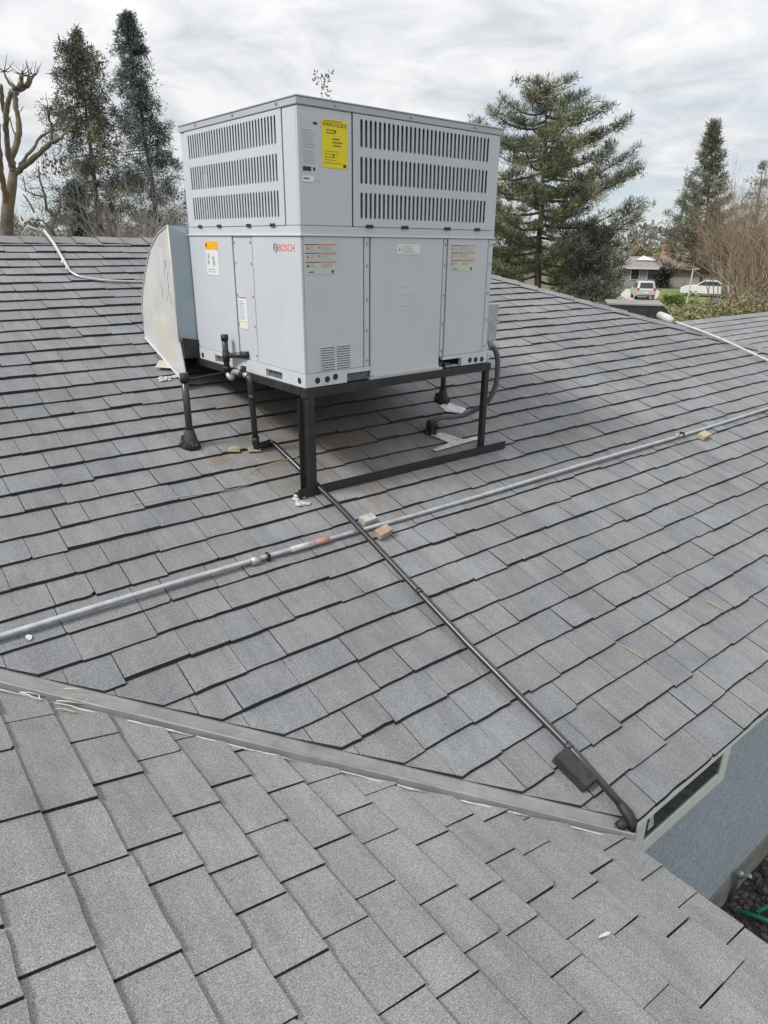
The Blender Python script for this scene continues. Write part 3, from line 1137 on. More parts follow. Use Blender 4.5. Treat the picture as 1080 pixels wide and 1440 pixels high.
def warning(u0, u1, zt, parent=unit):
    zs = [zt, zt - 0.037, zt - 0.076, zt - 0.138]
    o = None
    for i in range(3):
        o = stick('R', u0 + 0.003 * i, u1 + 0.001 * i, zs[i + 1] + 0.003, zs[i] - 0.004, M['label_green'], 'warning_sticker')
        bb = MB().box(u0 + 0.003 * i, u0 + 0.003 * i + 0.075, -0.0040, -0.0034, zs[i] - 0.0075, zs[i] - 0.004)
        bb.build('print', M['ink'], o)
        bb = MB().box(u0 + 0.003 * i + 0.075, u1, -0.0040, -0.0034, zs[i] - 0.0075, zs[i] - 0.004)
        bb.build('print', M['red'], o)
        bb = MB().prism([(u0 + 0.010, -0.0034, zs[i] - 0.027), (u0 + 0.024, -0.0034, zs[i] - 0.027), (u0 + 0.017, -0.0034, zs[i] - 0.012)], (0, -0.0005, 0))
        bb.build('print', M['red'] if i < 2 else M['ink'], o)
        lines('R', u0 + 0.032, u0 + 0.066, zs[i] - 0.030, zs[i] - 0.010, 3, o, M['faint'], y=-0.0037)
        if i < 2:
            bb = MB().box(u0 + 0.075, u0 + 0.082, -0.004, -0.0034, zs[i] - 0.024, zs[i] - 0.013)
            bb.build('print', M['red'], o)
        lines('R', u0 + 0.09, u1 - 0.012, zs[i] - 0.030, zs[i] - 0.010, 3, o, M['faint'], y=-0.0037)
    lines('R', u0 + 0.02, u0 + 0.062, zs[3] + 0.008, zs[3] + 0.02, 1, o, M['ink'], y=-0.0037)
    MB().box(u1 - 0.030, u1 - 0.018, -0.004, -0.0034, zs[3] + 0.008, zs[3] + 0.02).build('print', M['ink'], o)


warning(0.016, 0.196, 0.660)
warning(0.958, 1.150, 0.660)
cs = stick('R', 0.575, 0.735, 0.612, 0.660, M['label'])
MB().box(0.600, 0.735, -0.004, -0.0034, 0.661, 0.6645).build('print', M['yellow'], cs)
MB().prism([(0.583, -0.0034, 0.628), (0.603, -0.0034, 0.628), (0.593, -0.0034, 0.648)], (0, -0.0005, 0)).build('print', M['faint'], cs)
lines('R', 0.612, 0.728, 0.618, 0.655, 4, cs, M['faint'])
b = MB()
for z in (0.528, 0.455, 0.415, 0.36, 0.335):
    b.box(0.62, 0.69 - R.uniform(0, 0.02), -0.0034, -0.0021, z, z + 0.006)
b.build('embossed_marks', M['base_paint'], unit)
# left face: orange topped label, strip label, maker's mark
o_ = stick('L', 0.812, 0.958, 0.620, 0.662, M['orange'])
MB().box(-0.004, -0.0034, 0.935, 0.952, 0.636, 0.649).build('print', M['ink'], o_)
lines('L', 0.822, 0.928, 0.630, 0.655, 2, o_, M['yellow'])
w_ = stick('L', 0.812, 0.958, 0.488, 0.619, M['label'])
lines('L', 0.83, 0.94, 0.50, 0.525, 2, w_, M['faint'])
for vv, zz_ in ((0.925, 0.585), (0.87, 0.575), (0.93, 0.555), (0.865, 0.55)):
    MB().tube([(-0.0034, vv, zz_), (-0.0039, vv, zz_)], 0.014, 10, smooth=False).build('print', M['faint'], w_)
w_ = stick('L', 0.532, 0.622, 0.228, 0.392, M['label'], y=-0.0008, base=0.001)
MB().box(-0.0014, -0.0008, 0.536, 0.622, 0.385, 0.391).build('print', M['red'], w_)
MB().box(-0.0014, -0.0008, 0.536, 0.622, 0.262, 0.267).build('print', M['yellow'], w_)
lines('L', 0.54, 0.615, 0.275, 0.375, 9, w_, M['faint'], y=-0.001)
text('BOSCH', 0.044, unit, M['red'], (-0.0022, 0.120, 0.637), RL, name='lettering')
mk = MB()
ring = [(-0.0024, 0.216 + 0.0185 * math.cos(t * PI / 14), 0.638 + 0.0185 * math.sin(t * PI / 14)) for t in range(29)]
mk.tube(ring, 0.0018, 6)
mk.box(-0.0030, -0.002, 0.206, 0.210, 0.626, 0.650)
mk.box(-0.0030, -0.002, 0.222, 0.226, 0.626, 0.650)
mk.box(-0.0030, -0.002, 0.210, 0.222, 0.6365, 0.6395)
mk.build('emblem', M['seam'], unit)

# ------------------------------------------------------------------ steel stand
stand = thing('equipment_stand', 'black steel stand with square legs carrying the air conditioner', 'stand', (2.4, 2.81, zmain(2.81)))
ur = Matrix.Translation((1.728, 2.8056, -0.669)) @ Matrix.Rotation(rad(1.726), 4, 'Z')


def ub(name, *dims, m=None, bevel=0.002):
    b = MB().box(*dims, M4=ur)
    return b.build(name, m or M['steel'], stand, bevel=bevel)


ub('top_rail', -0.012, UW + 0.035, -0.014, 0.03, -0.05, -0.0055)
ub('top_rail', -0.014, 0.03, 0.031, UD + 0.03, -0.042, -0.0015)
ub('top_rail', UW - 0.01, UW + 0.033, 0.031, UD + 0.03, -0.045, -0.0015)
ub('top_rail', 0.031, UW - 0.011, UD - 0.01, UD + 0.028, -0.045, -0.0015)
zf = zmain(2.83)
ub('leg', -0.002, 0.044, -0.012, 0.034, zf + 0.669 + 0.022, -0.051)
ub('leg', UW - 0.008, UW + 0.026, -0.012, 0.02, zf + 0.669 + 0.022, -0.051)
ub('leg_angle', -0.030, -0.003, 0.030, 0.035, zf + 0.669 + 0.03, -0.055, m=M['steel'])
b = MB()
b.box(1.66, 3.215, 2.795, 2.801, zmain(2.8) + 0.014, zmain(2.8) + 0.062)
b.box(1.66, 3.215, 2.801, 2.862, zmain(2.83) + 0.014, zmain(2.83) + 0.022)
b.build('foot_rail', M['steel'], stand)
b = MB().box(1.72, 3.25, 3.372, 3.412, -0.765, -0.718)
b.build('cross_beam', M['steel'], stand, bevel=0.002)
for x, dx in ((1.352, 0.0), (3.205, 0.0)):
    zb = zmain(3.39)
    b = MB().tube([(x, 3.392, zb), (x, 3.392, -0.66 if x < 2 else -0.71)], 0.0185, 14)
    b.build('leg', M['pipe'], stand)
    b = MB()
    for j in range(26):
        t = R.uniform(0, 2 * PI)
        rr_ = R.uniform(0.025, 0.052)
        b.lump((x + rr_ * math.cos(t), 3.392 + rr_ * math.sin(t), zb + rr_ * math.sin(t) * SM + R.uniform(0.003, 0.06) * (1.2 - rr_ * 12)), R.uniform(0.009, 0.02), 6)
    b.tube([(x, 3.392, zb - 0.01), (x, 3.392, zb + 0.035), (x, 3.392, zb + 0.1)], [0.06, 0.04, 0.024], 12)
    b.build('roof_boot', M['tar'], stand)
b = MB().tube([(1.352, 3.392, -0.69), (1.352, 3.392, -0.645)], 0.023, 12)
b.tube([(1.345, 3.41, -0.665), (1.42, 3.45, -0.69), (1.71, 3.60, -0.705)], 0.007, 6)
b.build('pipe_clamp', M['tar'], stand)

# ------------------------------------------------------------------ supply duct behind the unit
duct = thing('supply_duct', 'weathered sheet metal elbow duct curving down behind the air conditioner', 'duct', (2.3, 4.25, zmain(4.25)))
XD0, XD1 = 1.585, 2.95
arc = [(3.99, 0.075), (4.155, 0.030), (4.30, -0.052), (4.425, -0.18), (4.52, -0.31), (4.575, -0.43), (4.58, -0.525)]
low = [(4.585, zmain(4.585) + 0.02), (3.93, zmain(3.93) + 0.02), (3.99, -0.57)]
side = arc + low
b = MB()
b.prism([(XD0, y, z) for y, z in side], (0.006, 0, 0))
b.build('side_panel', M['duct'], duct)
b = MB()
b.prism([(XD1, y, z) for y, z in side], (0.006, 0, 0))
b.build('side_panel', M['duct'], duct)
b = MB()
for i, (y, z) in enumerate(arc + low[:1]):
    b.v += [(XD0 - 0.004, y, z), (XD1 + 0.01, y, z)]
for i in range(len(arc)):
    b.face([2 * i, 2 * i + 1, 2 * i + 3, 2 * i + 2])
b.build('curved_back', M['duct'], duct)
b = MB()
b.v = [(XD0, 3.992, 0.075), (XD0 - 0.004, 3.992, -0.57), (1.712, 3.972, -0.60), (1.706, 3.972, 0.0), (1.72, 3.972, 0.02), (2.9, 3.99, 0.02), (2.9, 3.99, 0.075)]
b.face([0, 1, 2, 3])
b.face([0, 3, 4, 5, 6])
b.build('shoulder', M['duct_shaded'], duct)
b = MB()
b.tube([(XD0 - 0.002, y, z) for y, z in arc], 0.004, 6)
b.tube([(XD0 - 0.002, 3.99, 0.075), (XD0 - 0.002, 3.988, -0.57)], 0.005, 6)
b.tube([(XD0 - 0.002, 4.58, zmain(4.58) + 0.03), (XD0 - 0.002, 3.93, zmain(3.93) + 0.03)], 0.006, 6)
kind(b.build('seam_bead', M['duct'], duct), 'stuff')
b = MB().box(XD0 + 0.008, 1.735, 3.950, 3.988, -0.665, -0.572)
b.v[4] = (XD0 + 0.008, 3.96, -0.545)
b.build('dark_skirt', M['tar'], duct)
b = MB()
for k in range(9):
    y, z = R.uniform(4.06, 4.2), R.uniform(-0.35, -0.08)
    b.prism([(XD0 - 0.001, y, z), (XD0 - 0.001, y + R.uniform(.01, .05), z + R.uniform(-.01, .03)), (XD0 - 0.001, y + R.uniform(.0, .03), z - R.uniform(.02, .08))], (-0.001, 0, 0))
b.build('scuffed_paint', M['label_grey'], duct)

# ------------------------------------------------------------------ condensate drain
drain = thing('drain_pipe', 'black condensate drain pipe running from the unit down the shingles', 'drain pipe', (1.66, 3.3, zmain(3.3)))
TX = 1.657
b = MB().tube([(TX, 3.522, -0.70), (TX, 3.522, -0.485)], 0.0165, 14)
b.build('vent_riser', M['pipe'], drain)
for za, zb_ in ((-0.515, -0.483), (-0.63, -0.575), (-0.68, -0.655)):
    MB().tube([(TX, 3.522, za), (TX, 3.522, zb_)], 0.0205, 14).build('coupling', M['black'], drain)
b = MB().tube([(TX, 3.522, -0.598), (TX + 0.02, 3.46, -0.590), (1.712, 3.355, -0.577)], 0.015, 12)
b.build('inlet_pipe', M['pipe'], drain)
b = MB().tube([(1.69, 3.40, -0.582), (1.713, 3.352, -0.576)], 0.0185, 12)
b.build('coupling', M['black'], drain)
tr = [(TX, 3.522, -0.66)]
for t in range(9):
    a_ = PI + PI * t / 8
    tr.append((TX, 3.482 - 0.04 * math.cos(a_) * 1.0 - 0.0 + 0.0, -0.685 + 0.035 * math.sin(a_)) if False else (TX, 3.482 + 0.04 * math.cos(PI * t / 8), -0.680 - 0.035 * math.sin(PI * t / 8)))
tr += [(TX, 3.425, -0.672), (TX, 3.36, -0.668), (TX, 3.29, -0.672), (TX, 3.262, -0.682)]
b = MB().tube(tr, 0.014, 12)
b.build('trap', M['galv'], drain)
b = MB().tube([(TX, 3.345, -0.668), (TX, 3.31, -0.670)], 0.019, 12)
b.tube([(TX, 3.325, -0.668), (TX, 3.318, -0.63)], 0.016, 10)
b.build('coupling', M['black'], drain)
dz = zmain(3.25)
b = MB().tube([(TX, 3.275, -0.675), (TX, 3.258, -0.682), (TX, 3.25, -0.70), (TX + 0.01, 3.25, dz + 0.05)], 0.0165, 14)
b.build('drop_pipe', M['pipe'], drain)
MB().tube([(TX + 0.004, 3.25, dz + 0.32), (TX + 0.004, 3.25, dz + 0.295)], 0.0182, 14).build('coupling', M['pipe'], drain)
MB().tube([(TX + 0.01, 3.25, dz + 0.085), (TX + 0.01, 3.25, dz + 0.045)], 0.0205, 12).build('coupling', M['black'], drain)
b = MB().tube([(TX + 0.01, 3.25, dz + 0.06), (TX + 0.011, 3.25, dz + 0.032), (TX + 0.04, 3.25, dz + 0.03), (TX + 0.10, 3.262, dz + 0.034)], 0.0185, 12)
b.build('elbow', M['black'], drain)


def mp(x, y, h):
    return Vector((x, y, zmain(y) + h))


b = MB().tube([mp(1.757, 3.27, 0.033), mp(1.779, 3.25, 0.030), mp(1.785, 2.6, 0.062), mp(1.802, 1.7, 0.040), mp(1.812, 1.1, 0.05), mp(1.803, 0.875, 0.045)], 0.0142, 14)
b.build('long_pipe', M['pipe'], drain)
for y in (2.0, 1.142):
    MB().tube([mp(1.797 if y > 1.5 else 1.811, y - 0.012, 0.049), mp(1.797 if y > 1.5 else 1.811, y + 0.012, 0.049)], 0.0165, 14).build('coupling', M['pipe'], drain)
b = MB().tube([mp(1.804, 0.905, 0.046), mp(1.803, 0.89, 0.045), mp(1.802, 0.865, 0.04), (1.798, 0.845, -1.885), (1.79, 0.838, -1.91)], [0.015, 0.018, 0.0205, 0.0205, 0.016], 14)
b.tube([(1.79, 0.84, -1.90), (1.768, 0.842, -1.975)], 0.014, 10)
b.tube([(1.77, 0.855, -1.87), (1.742, 0.862, -1.885)], 0.018, 10)
b.build('elbow', M['black'], drain)

# ------------------------------------------------------------------ conduit across the roof
cond = thing('roof_conduit', 'long grey metal conduit running straight across the shingles on small blocks', 'conduit', (2.0, 2.462, zmain(2.462)))
pts = [mp(x, 2.462 + 0.008 * math.sin(x * 1.3), 0.030 + 0.006 * math.sin(x * 2.1)) for x in np.arange(-1.6, 8.35, 0.25)]
for p in pts:
    p.z = max(p.z, znear(p.x) + 0.032)
MB().tube(pts, 0.012, 12).build('tube', M['galv'], cond)
for x in (1.225, 4.75):
    MB().tube([mp(x - 0.02, 2.466, 0.032), mp(x + 0.02, 2.466, 0.032)], 0.0185, 12).build('coupling', M['galv'], cond)
for x in (1.29, 4.83):
    MB().box(-0.005, 0.005, -0.018, 0.018, -0.018, 0.0165, M4=Matrix.Translation(mp(x, 2.466, 0.033))).build('strap', M['black'], cond)
MB().tube([mp(1.41, 2.467, 0.0325), mp(1.54, 2.466, 0.0325)], 0.0142, 12).build('pale_sleeve', M['pale_seal'], cond)
MB().tube([mp(1.542, 2.466, 0.0318), mp(1.62, 2.464, 0.0315)], 0.0141, 12).build('red_band', M['brick'], cond)


def wood(label, x, y, rz, dims, m, nm_='wood_block', h=0.013):
    th_ = math.atan(SM)
    Mx = Matrix.Translation(mp(x, y, h)) @ Matrix.Rotation(th_, 4, 'X') @ Matrix.Rotation(rz, 4, 'Z')
    b = MB().box(-dims[0] / 2, dims[0] / 2, -dims[1] / 2, dims[1] / 2, 0, dims[2], M4=Mx)
    o = b.build(nm_, m, bevel=0.003, origin=mp(x, y, h))
    return tag(o, label, 'wood block')


wood('small weathered wood block on the upslope side of the conduit, beside the crossing black pipe', 1.895, 2.525, 0.12, (0.085, 0.05, 0.03), M['greywood'])
wood('small reddish brown wood block below the conduit, beside the crossing black pipe', 1.91, 2.415, 0.2, (0.09, 0.05, 0.035), M['wood'])
wood('tiny mossy wood block under the conduit far to the right of the stand', 5.03, 2.40, 0.1, (0.12, 0.06, 0.035), M['straw'])
dwb = wood('dark wood block wedged under the lower end of the black drain pipe', 1.765, 1.083, 0.05, (0.07, 0.15, 0.042), M['oldwood'])

# ------------------------------------------------------------------ electrical whip at the right-hand end
whip = thing('electrical_whip', 'grey flexible electrical conduit hanging from a narrow disconnect box beside the right leg', 'cable', (3.2, 3.05, zmain(3.05)))
MB().box(3.043, 3.142, 2.872, 2.972, -0.555, -0.335).build('disconnect_box', M['galv'], whip, bevel=0.004)
MB().tube([(3.11, 2.91, -0.545), (3.13, 2.905, -0.59)], 0.022, 10).build('connector', M['galv'], whip)


def flex(pts, r, name, m, parent):
    # ribbed hose: a spline through the points with small ripples
    P_ = [Vector(p) for p in pts]
    out = []
    for i in range(len(P_) - 1):
        p0, p1, p2, p3 = P_[max(i - 1, 0)], P_[i], P_[i + 1], P_[min(i + 2, len(P_) - 1)]
        for j in range(14):
            t = j / 14
            out.append(0.5 * ((2 * p1) + (-p0 + p2) * t + (2 * p0 - 5 * p1 + 4 * p2 - p3) * t * t + (-p0 + 3 * p1 - 3 * p2 + p3) * t ** 3))
    out.append(P_[-1])
    rs = [r * (1.06 if i % 2 else 0.94) for i in range(len(out))]
    return MB().tube(out, rs, 10).build(name, m, parent)


M['flex'] = mat('grey_flexible_hose', (0.10, 0.105, 0.115), 0.45, nscale=30, namt=0.2)
flex([(3.13, 2.905, -0.575), (3.185, 2.90, -0.64), (3.21, 2.905, -0.74), (3.212, 2.915, -0.85), (3.18, 2.95, -0.955), (3.11, 3.03, -1.03), (3.02, 3.07, -1.052), (2.93, 3.10, -1.05), (2.865, 3.11, -1.07), (2.842, 3.10, -1.12)], 0.0165, 'flexible_hose', M['flex'], whip)
flex([(3.07, 2.90, -0.545), (3.085, 2.89, -0.62), (3.10, 2.90, -0.68)], 0.012, 'flexible_hose', M['base_paint'], whip)
b = MB().tube([(2.842, 3.10, zmain(3.1)), (2.842, 3.10, zmain(3.1) + 0.085)], 0.034, 12)
for j in range(16):
    t = R.uniform(0, 2 * PI)
    b.lump((2.842 + 0.035 * math.cos(t), 3.10 + 0.035 * math.sin(t), zmain(3.1) + R.uniform(0.01, 0.085)), R.uniform(0.012, 0.022), 6)
b.build('roof_boot', M['tar'], whip)

# ------------------------------------------------------------------ white pipes on the ridge and hip
wp = thing('white_pipe', 'chalky white pipe coming over the ridge at the left with a grey cable', 'pipe', (1.5, 6.0, zmain(6.0)))
MB().tube([(1.49, 6.62, -0.02), (1.51, 6.47, 0.055), mp(1.50, 6.2, 0.05), mp(1.475, 5.85, 0.03), mp(1.46, 5.69, 0.03)], 0.0115, 10).build('tube', M['white_pvc'], wp)
for p in ((1.515, 6.45), (1.465, 5.86), (1.46, 5.74)):
    MB().lump(mp(p[0], p[1], 0.028), 0.018, 8, 0.15).build('coupling', M['white_pvc'], wp)
flex([mp(1.46, 5.69, 0.03), mp(1.50, 5.6, 0.025), mp(1.62, 5.54, 0.022), mp(1.80, 5.50, 0.022), mp(2.1, 5.47, 0.022)], 0.010, 'cable', M['galv'], wp)
b = MB().tube([(1.50, 6.5, 0.05), (1.40, 6.52, 0.09), (1.36, 6.56, 0.03)], 0.009, 8)
b.build('branch_pipe', M['white_pvc'], wp)
hp = thing('white_pipe', 'white pipe with a fat capped end lying along the hip at the right', 'pipe', (7.3, 3.8, zmain(3.8)))
MB().tube([(7.30, 4.03, -0.79), (7.37, 3.80, -0.855), (7.44, 3.55, -0.935), (7.52, 3.0, -1.125), (7.60, 2.4, -1.325)], 0.013, 10).build('tube', M['white_pvc'], hp)
MB().tube([(7.42, 4.30, -0.745), (7.30, 4.12, -0.765), (7.285, 4.05, -0.79)], [0.042, 0.045, 0.03], 14).build('cap', M['white_pvc'], hp)

# ------------------------------------------------------------------ loose bits on the roof
wire = thing('wire', 'thin pale wire trailing over the shingles left of the front leg', 'wire', mp(1.5, 3.0, 0.02))
MB().tube([mp(1.86, 2.99, 0.07), mp(1.80, 3.07, 0.05), mp(1.72, 3.09, 0.03), mp(1.60, 3.10, 0.016), mp(1.52, 3.06, 0.016)], 0.002, 5).build('strand', M['straw'], wire)
MB().tube([mp(1.55, 2.99, 0.018), mp(1.40, 2.97, 0.018), mp(1.25, 2.98, 0.02), mp(1.05, 3.01, 0.018), mp(0.9, 3.02, 0.018)], 0.002, 5).build('strand', M['straw'], wire)


def scrap(label, x, y, sz, main=True, m='litter', nm_='litter_scrap', ang=0.0):
    z = (zmain(y) if main else znear(x)) + 0.017
    b = MB()
    n = 6
    pts = []
    for i in range(n):
        t = 2 * PI * i / n
        q = Vector((sz[0] * math.cos(t) * R.uniform(.7, 1.1), sz[1] * math.sin(t) * R.uniform(.7, 1.1), 0))
        q.rotate(Matrix.Rotation(ang, 3, 'Z'))
        pts.append(Vector((x + q.x, y + q.y, (zmain(y + q.y) if main else znear(x + q.x)) + 0.017 + R.uniform(0, 0.004))))
    b.prism(pts, (0, 0, 0.003))
    return tag(b.build(nm_, M[m], origin=(x, y, z)), label, 'litter')


scrap('white paper scrap on the shingles just below the conduit near the left edge', 0.288, 2.435, (0.012, 0.018), ang=0.3)
scrap('tiny white fleck on a shingle below the wood blocks', 1.81, 2.167, (0.006, 0.006))
scrap('white streak of bird dropping on the near roof slope', 1.265, 0.609, (0.03, 0.006), False, ang=-0.1)
for i, (x, y, l, a_, lab) in enumerate(((3.246, 1.316, 0.10, -1.2, 'pale straw on the far slope, alone to the right of the black pipe'),
                                        (2.52, 1.33, 0.12, -1.25, 'pale straw caught in a shingle joint above the window'),
                                        (0.305, 2.06, 0.07, -0.55, 'curled pale leaf lying in the valley strip'))):
    b = MB()
    zf_ = (lambda x_, y_: max(zmain(y_), znear(x_)) + 0.02)
    ps = [(x + l * (t - .5) * math.cos(a_), y + l * (t - .5) * math.sin(a_) + 0.006 * math.sin(t * 5)) for t in (0, .25, .5, .75, 1)]
    b.tube([(p[0], p[1], zf_(*p)) for p in ps], [0.001, 0.003, 0.0035, 0.003, 0.001], 5)
    tag(b.build('straw', M['straw'], origin=(x, y, zf_(x, y))), lab, 'straw')
bt_ = thing('broken_twigs', 'pale broken twigs lying across the valley strip at the left edge', 'twigs', (0.27, 2.15, -1.40))
for (xa, ya, xb_, yb_) in ((0.20, 2.20, 0.25, 2.17), (0.25, 2.17, 0.245, 2.135), (0.20, 2.20, 0.24, 2.14), (0.29, 2.12, 0.36, 2.08), (0.33, 2.17, 0.38, 2.14), (0.36, 2.08, 0.385, 2.10)):
    zf_ = (lambda x_, y_: max(zmain(y_), znear(x_)) + 0.024)
    MB().tube([(xa, ya, zf_(xa, ya)), ((xa + xb_) / 2, (ya + yb_) / 2, zf_((xa + xb_) / 2, (ya + yb_) / 2) + 0.004), (xb_, yb_, zf_(xb_, yb_))], 0.0022, 5).build('twig', M['litter'], bt_)

# ------------------------------------------------------------------ garden bed below the window
b = MB()
for i in range(7000):
    x, y = R.uniform(3.0, 6.2), R.uniform(-0.9, 1.1)
    r_ = R.uniform(0.012, 0.03)
    v_ = R.uniform(0.03, 0.11)
    b.lump((x, y, GZ + r_ * 0.5), r_, 5, 0.5, tint=(v_ * 1.08, v_, v_ * 0.9), squash=R.uniform(0.35, 0.9), smooth=False, rings=2)
kind(b.build('mulch', M['mulch'], tint=True), 'stuff')
gs = thing('garden_stake', 'bright green plastic garden stakes lying crossed on the dark mulch', 'garden stakes', (4.05, 0.9, GZ))
MB().tube([(3.96, 1.02, GZ + 0.06), (4.08, 0.70, GZ + 0.10)], 0.016, 8).build('stake', M['green_hose'], gs)
MB().tube([(4.03, 0.93, GZ + 0.075), (4.6, 0.78, GZ + 0.12)], 0.014, 8).build('stake', M['green_hose'], gs)


# ------------------------------------------------------------------ trees and shrubs
def cards(centers, dirs, length, width, tints, name, m, parent, spread=0.6):
    """many small leaf or needle blades, one mesh"""
    n = len(centers)
    c = np.asarray(centers, float)
    d = np.asarray(dirs, float) + NR.normal(0, spread, (n, 3))
    d /= np.linalg.norm(d, axis=1)[:, None] + 1e-9
    a = NR.normal(0, 1, (n, 3))
    w = np.cross(d, a)
    w /= np.linalg.norm(w, axis=1)[:, None] + 1e-9
    ln_ = (np.asarray(length) * NR.uniform(0.7, 1.3, n))[:, None]
    wd = (np.asarray(width) * NR.uniform(0.7, 1.3, n))[:, None]
    v = np.stack([c - w * wd * .5, c + w * wd * .5, c + d * ln_ + w * wd * .3, c + d * ln_ - w * wd * .3], 1).reshape(-1, 3)
    me = bpy.data.meshes.new(name)
    me.vertices.add(4 * n)
    me.vertices.foreach_set('co', v.astype(np.float32).ravel())
    me.loops.add(4 * n)
    me.loops.foreach_set('vertex_index', np.arange(4 * n, dtype=np.int32))
    me.polygons.add(n)
    me.polygons.foreach_set('loop_start', np.arange(0, 4 * n, 4, dtype=np.int32))
    me.polygons.foreach_set('loop_total', np.full(n, 4, dtype=np.int32))
    me.update(calc_edges=True)
    at = me.attributes.new('tint', 'FLOAT_COLOR', 'FACE')
    t4 = np.concatenate([np.asarray(tints, float), np.ones((n, 1))], 1)
    at.data.foreach_set('color', t4.astype(np.float32).ravel())
    me.materials.append(m)
    o = bpy.data.objects.new(name, me)
    COL.objects.link(o)
    o.parent = parent
    o.location = -BASE[parent.name]
    BASE[o.name] = Vector((0, 0, 0))
    return o


def tufts(cen, rad_, n_each, tint_list, up=(0, 0, 0.4), outs=None):
    """needle positions, directions and tints for tuft centres"""
    cen = np.asarray(cen, float)
    k = len(cen)
    d = NR.normal(0, 1, (k, n_each, 3))
    d /= np.linalg.norm(d, axis=2)[:, :, None]
    pos = cen[:, None, :] + d * (np.asarray(rad_).reshape(-1, 1, 1) * NR.uniform(0.05, 0.8, (k, n_each, 1)))
    dirs = d + np.asarray(up)
    ti = np.repeat(np.asarray(tint_list, float)[:, None, :], n_each, 1) * NR.uniform(0.75, 1.25, (k, n_each, 1))
    return pos.reshape(-1, 3), dirs.reshape(-1, 3), ti.reshape(-1, 3)


def stand_at(bx, by, tx, ty, dist):
    """foot of a tree, its lean, and the height of its top"""
    lo, hi = pixdir(bx, by) * dist, pixdir(tx, ty) * dist
    return Vector((lo.x, lo.y, GZ)), (hi.x - lo.x, hi.y - lo.y), hi.z


def interp(tab, z):
    return float(np.interp(z, [t[0] for t in tab], [t[1] for t in tab]))


# the big pine to the right of the unit
def pine(label, base, ztop, prof, tints, group, trunk_r, nb=64, tuft=0.34, needles=16, lean=(0, 0), zlow=-2.0, asym=None, blade=(0.6, 0.085)):
    t = thing('pine_tree', label, 'tree', tuple(base), group=group)
    base = Vector(base)
    top = Vector((base.x + lean[0], base.y + lean[1], ztop))

    def axis(z):
        f_ = (z - base.z) / (ztop - base.z)
        return base.lerp(top, f_)
    b = MB()
    zz_ = np.linspace(base.z, ztop, 9)
    b.tube([axis(z) + Vector((R.uniform(-.06, .06), R.uniform(-.06, .06), 0)) for z in zz_], [trunk_r * (1 - 0.93 * i / 8) for i in range(9)], 10)
    cen, tl = [], []
    for i in range(nb):
        z = zlow + (ztop - 0.25 - zlow) * ((i + R.random() * 0.9) / nb) ** 0.9
        ang = i * 2.399 + R.uniform(-.5, .5)
        Lb = interp(prof, z) * R.uniform(0.74, 1.0)
        if asym:
            Lb *= asym(ang, z)
        p0 = axis(z)
        hd = Vector((math.cos(ang), math.sin(ang), 0))
        rise = R.uniform(-0.02, 0.16)
        pts = []
        for s in np.linspace(0, 1, 7):
            pts.append(p0 + hd * (Lb * s) + Vector((0, 0, Lb * (rise * s + 0.14 * s * s - 0.10 * math.sin(s * PI)))))
        b.tube(pts, [max(trunk_r * 0.28 * (1 - s) * min(1, Lb / 3) + 0.014, 0.014) for s in np.linspace(0, 1, 7)], 5, cap=False)
        ntw = max(4, int(Lb * 3.6))
        for j in range(ntw):
            s = 0.14 + 0.9 * (j + R.random()) / ntw
            s = min(s, 1.0)
            k = min(int(s * 6), 5)
            q = pts[k].lerp(pts[k + 1], s * 6 - k)
            sd_ = hd.cross(Vector((0, 0, 1))) * R.choice((-1, 1))
            tw = (hd * R.uniform(.2, .9) + sd_ * R.uniform(0.0, 1.1) + Vector((0, 0, R.uniform(0.0, 0.3)))).normalized()
            tlen = R.uniform(0.25, 0.8) * (0.6 + 0.16 * Lb)
            b.tube([q, q + tw * tlen], [0.014, 0.008], 3, cap=False)
            c0 = R.choice(tints)
            for m_ in range(3):
                cen.append(q + tw * (tlen * (0.45 + 0.32 * m_)) + Vector((R.uniform(-.1, .1), R.uniform(-.1, .1), R.uniform(0, .14))))
                f_ = R.uniform(0.8, 1.2)
                tl.append([c * f_ for c in c0])
    cen.append(axis(ztop))
    tl.append(tints[0])
    b.build('trunk', M['bark'], t)
    p_, d_, ti_ = tufts(cen, [tuft] * len(cen), needles, tl, (0, 0, 0.5))
    cards(p_, d_, tuft * blade[0], tuft * blade[1], ti_, 'crown', M['leaf'], t, 0.2)
    return t


OLIVE = [(0.19, 0.19, 0.095), (0.155, 0.165, 0.095), (0.11, 0.13, 0.09), (0.085, 0.105, 0.08)]
pb, pl, pz = stand_at(757, 402, 771, 110, 40)
pine('large spreading pine with layered branches right of the air conditioner', pb, pz,
     [(-3, 3.2), (-1.5, 4.4), (0, 5.0), (2, 5.2), (3, 5.2), (4.5, 4.1), (6, 2.9), (7.0, 1.5), (7.7, 0.4)], OLIVE, None, 0.24, nb=66, lean=pl, needles=31, tuft=0.31)


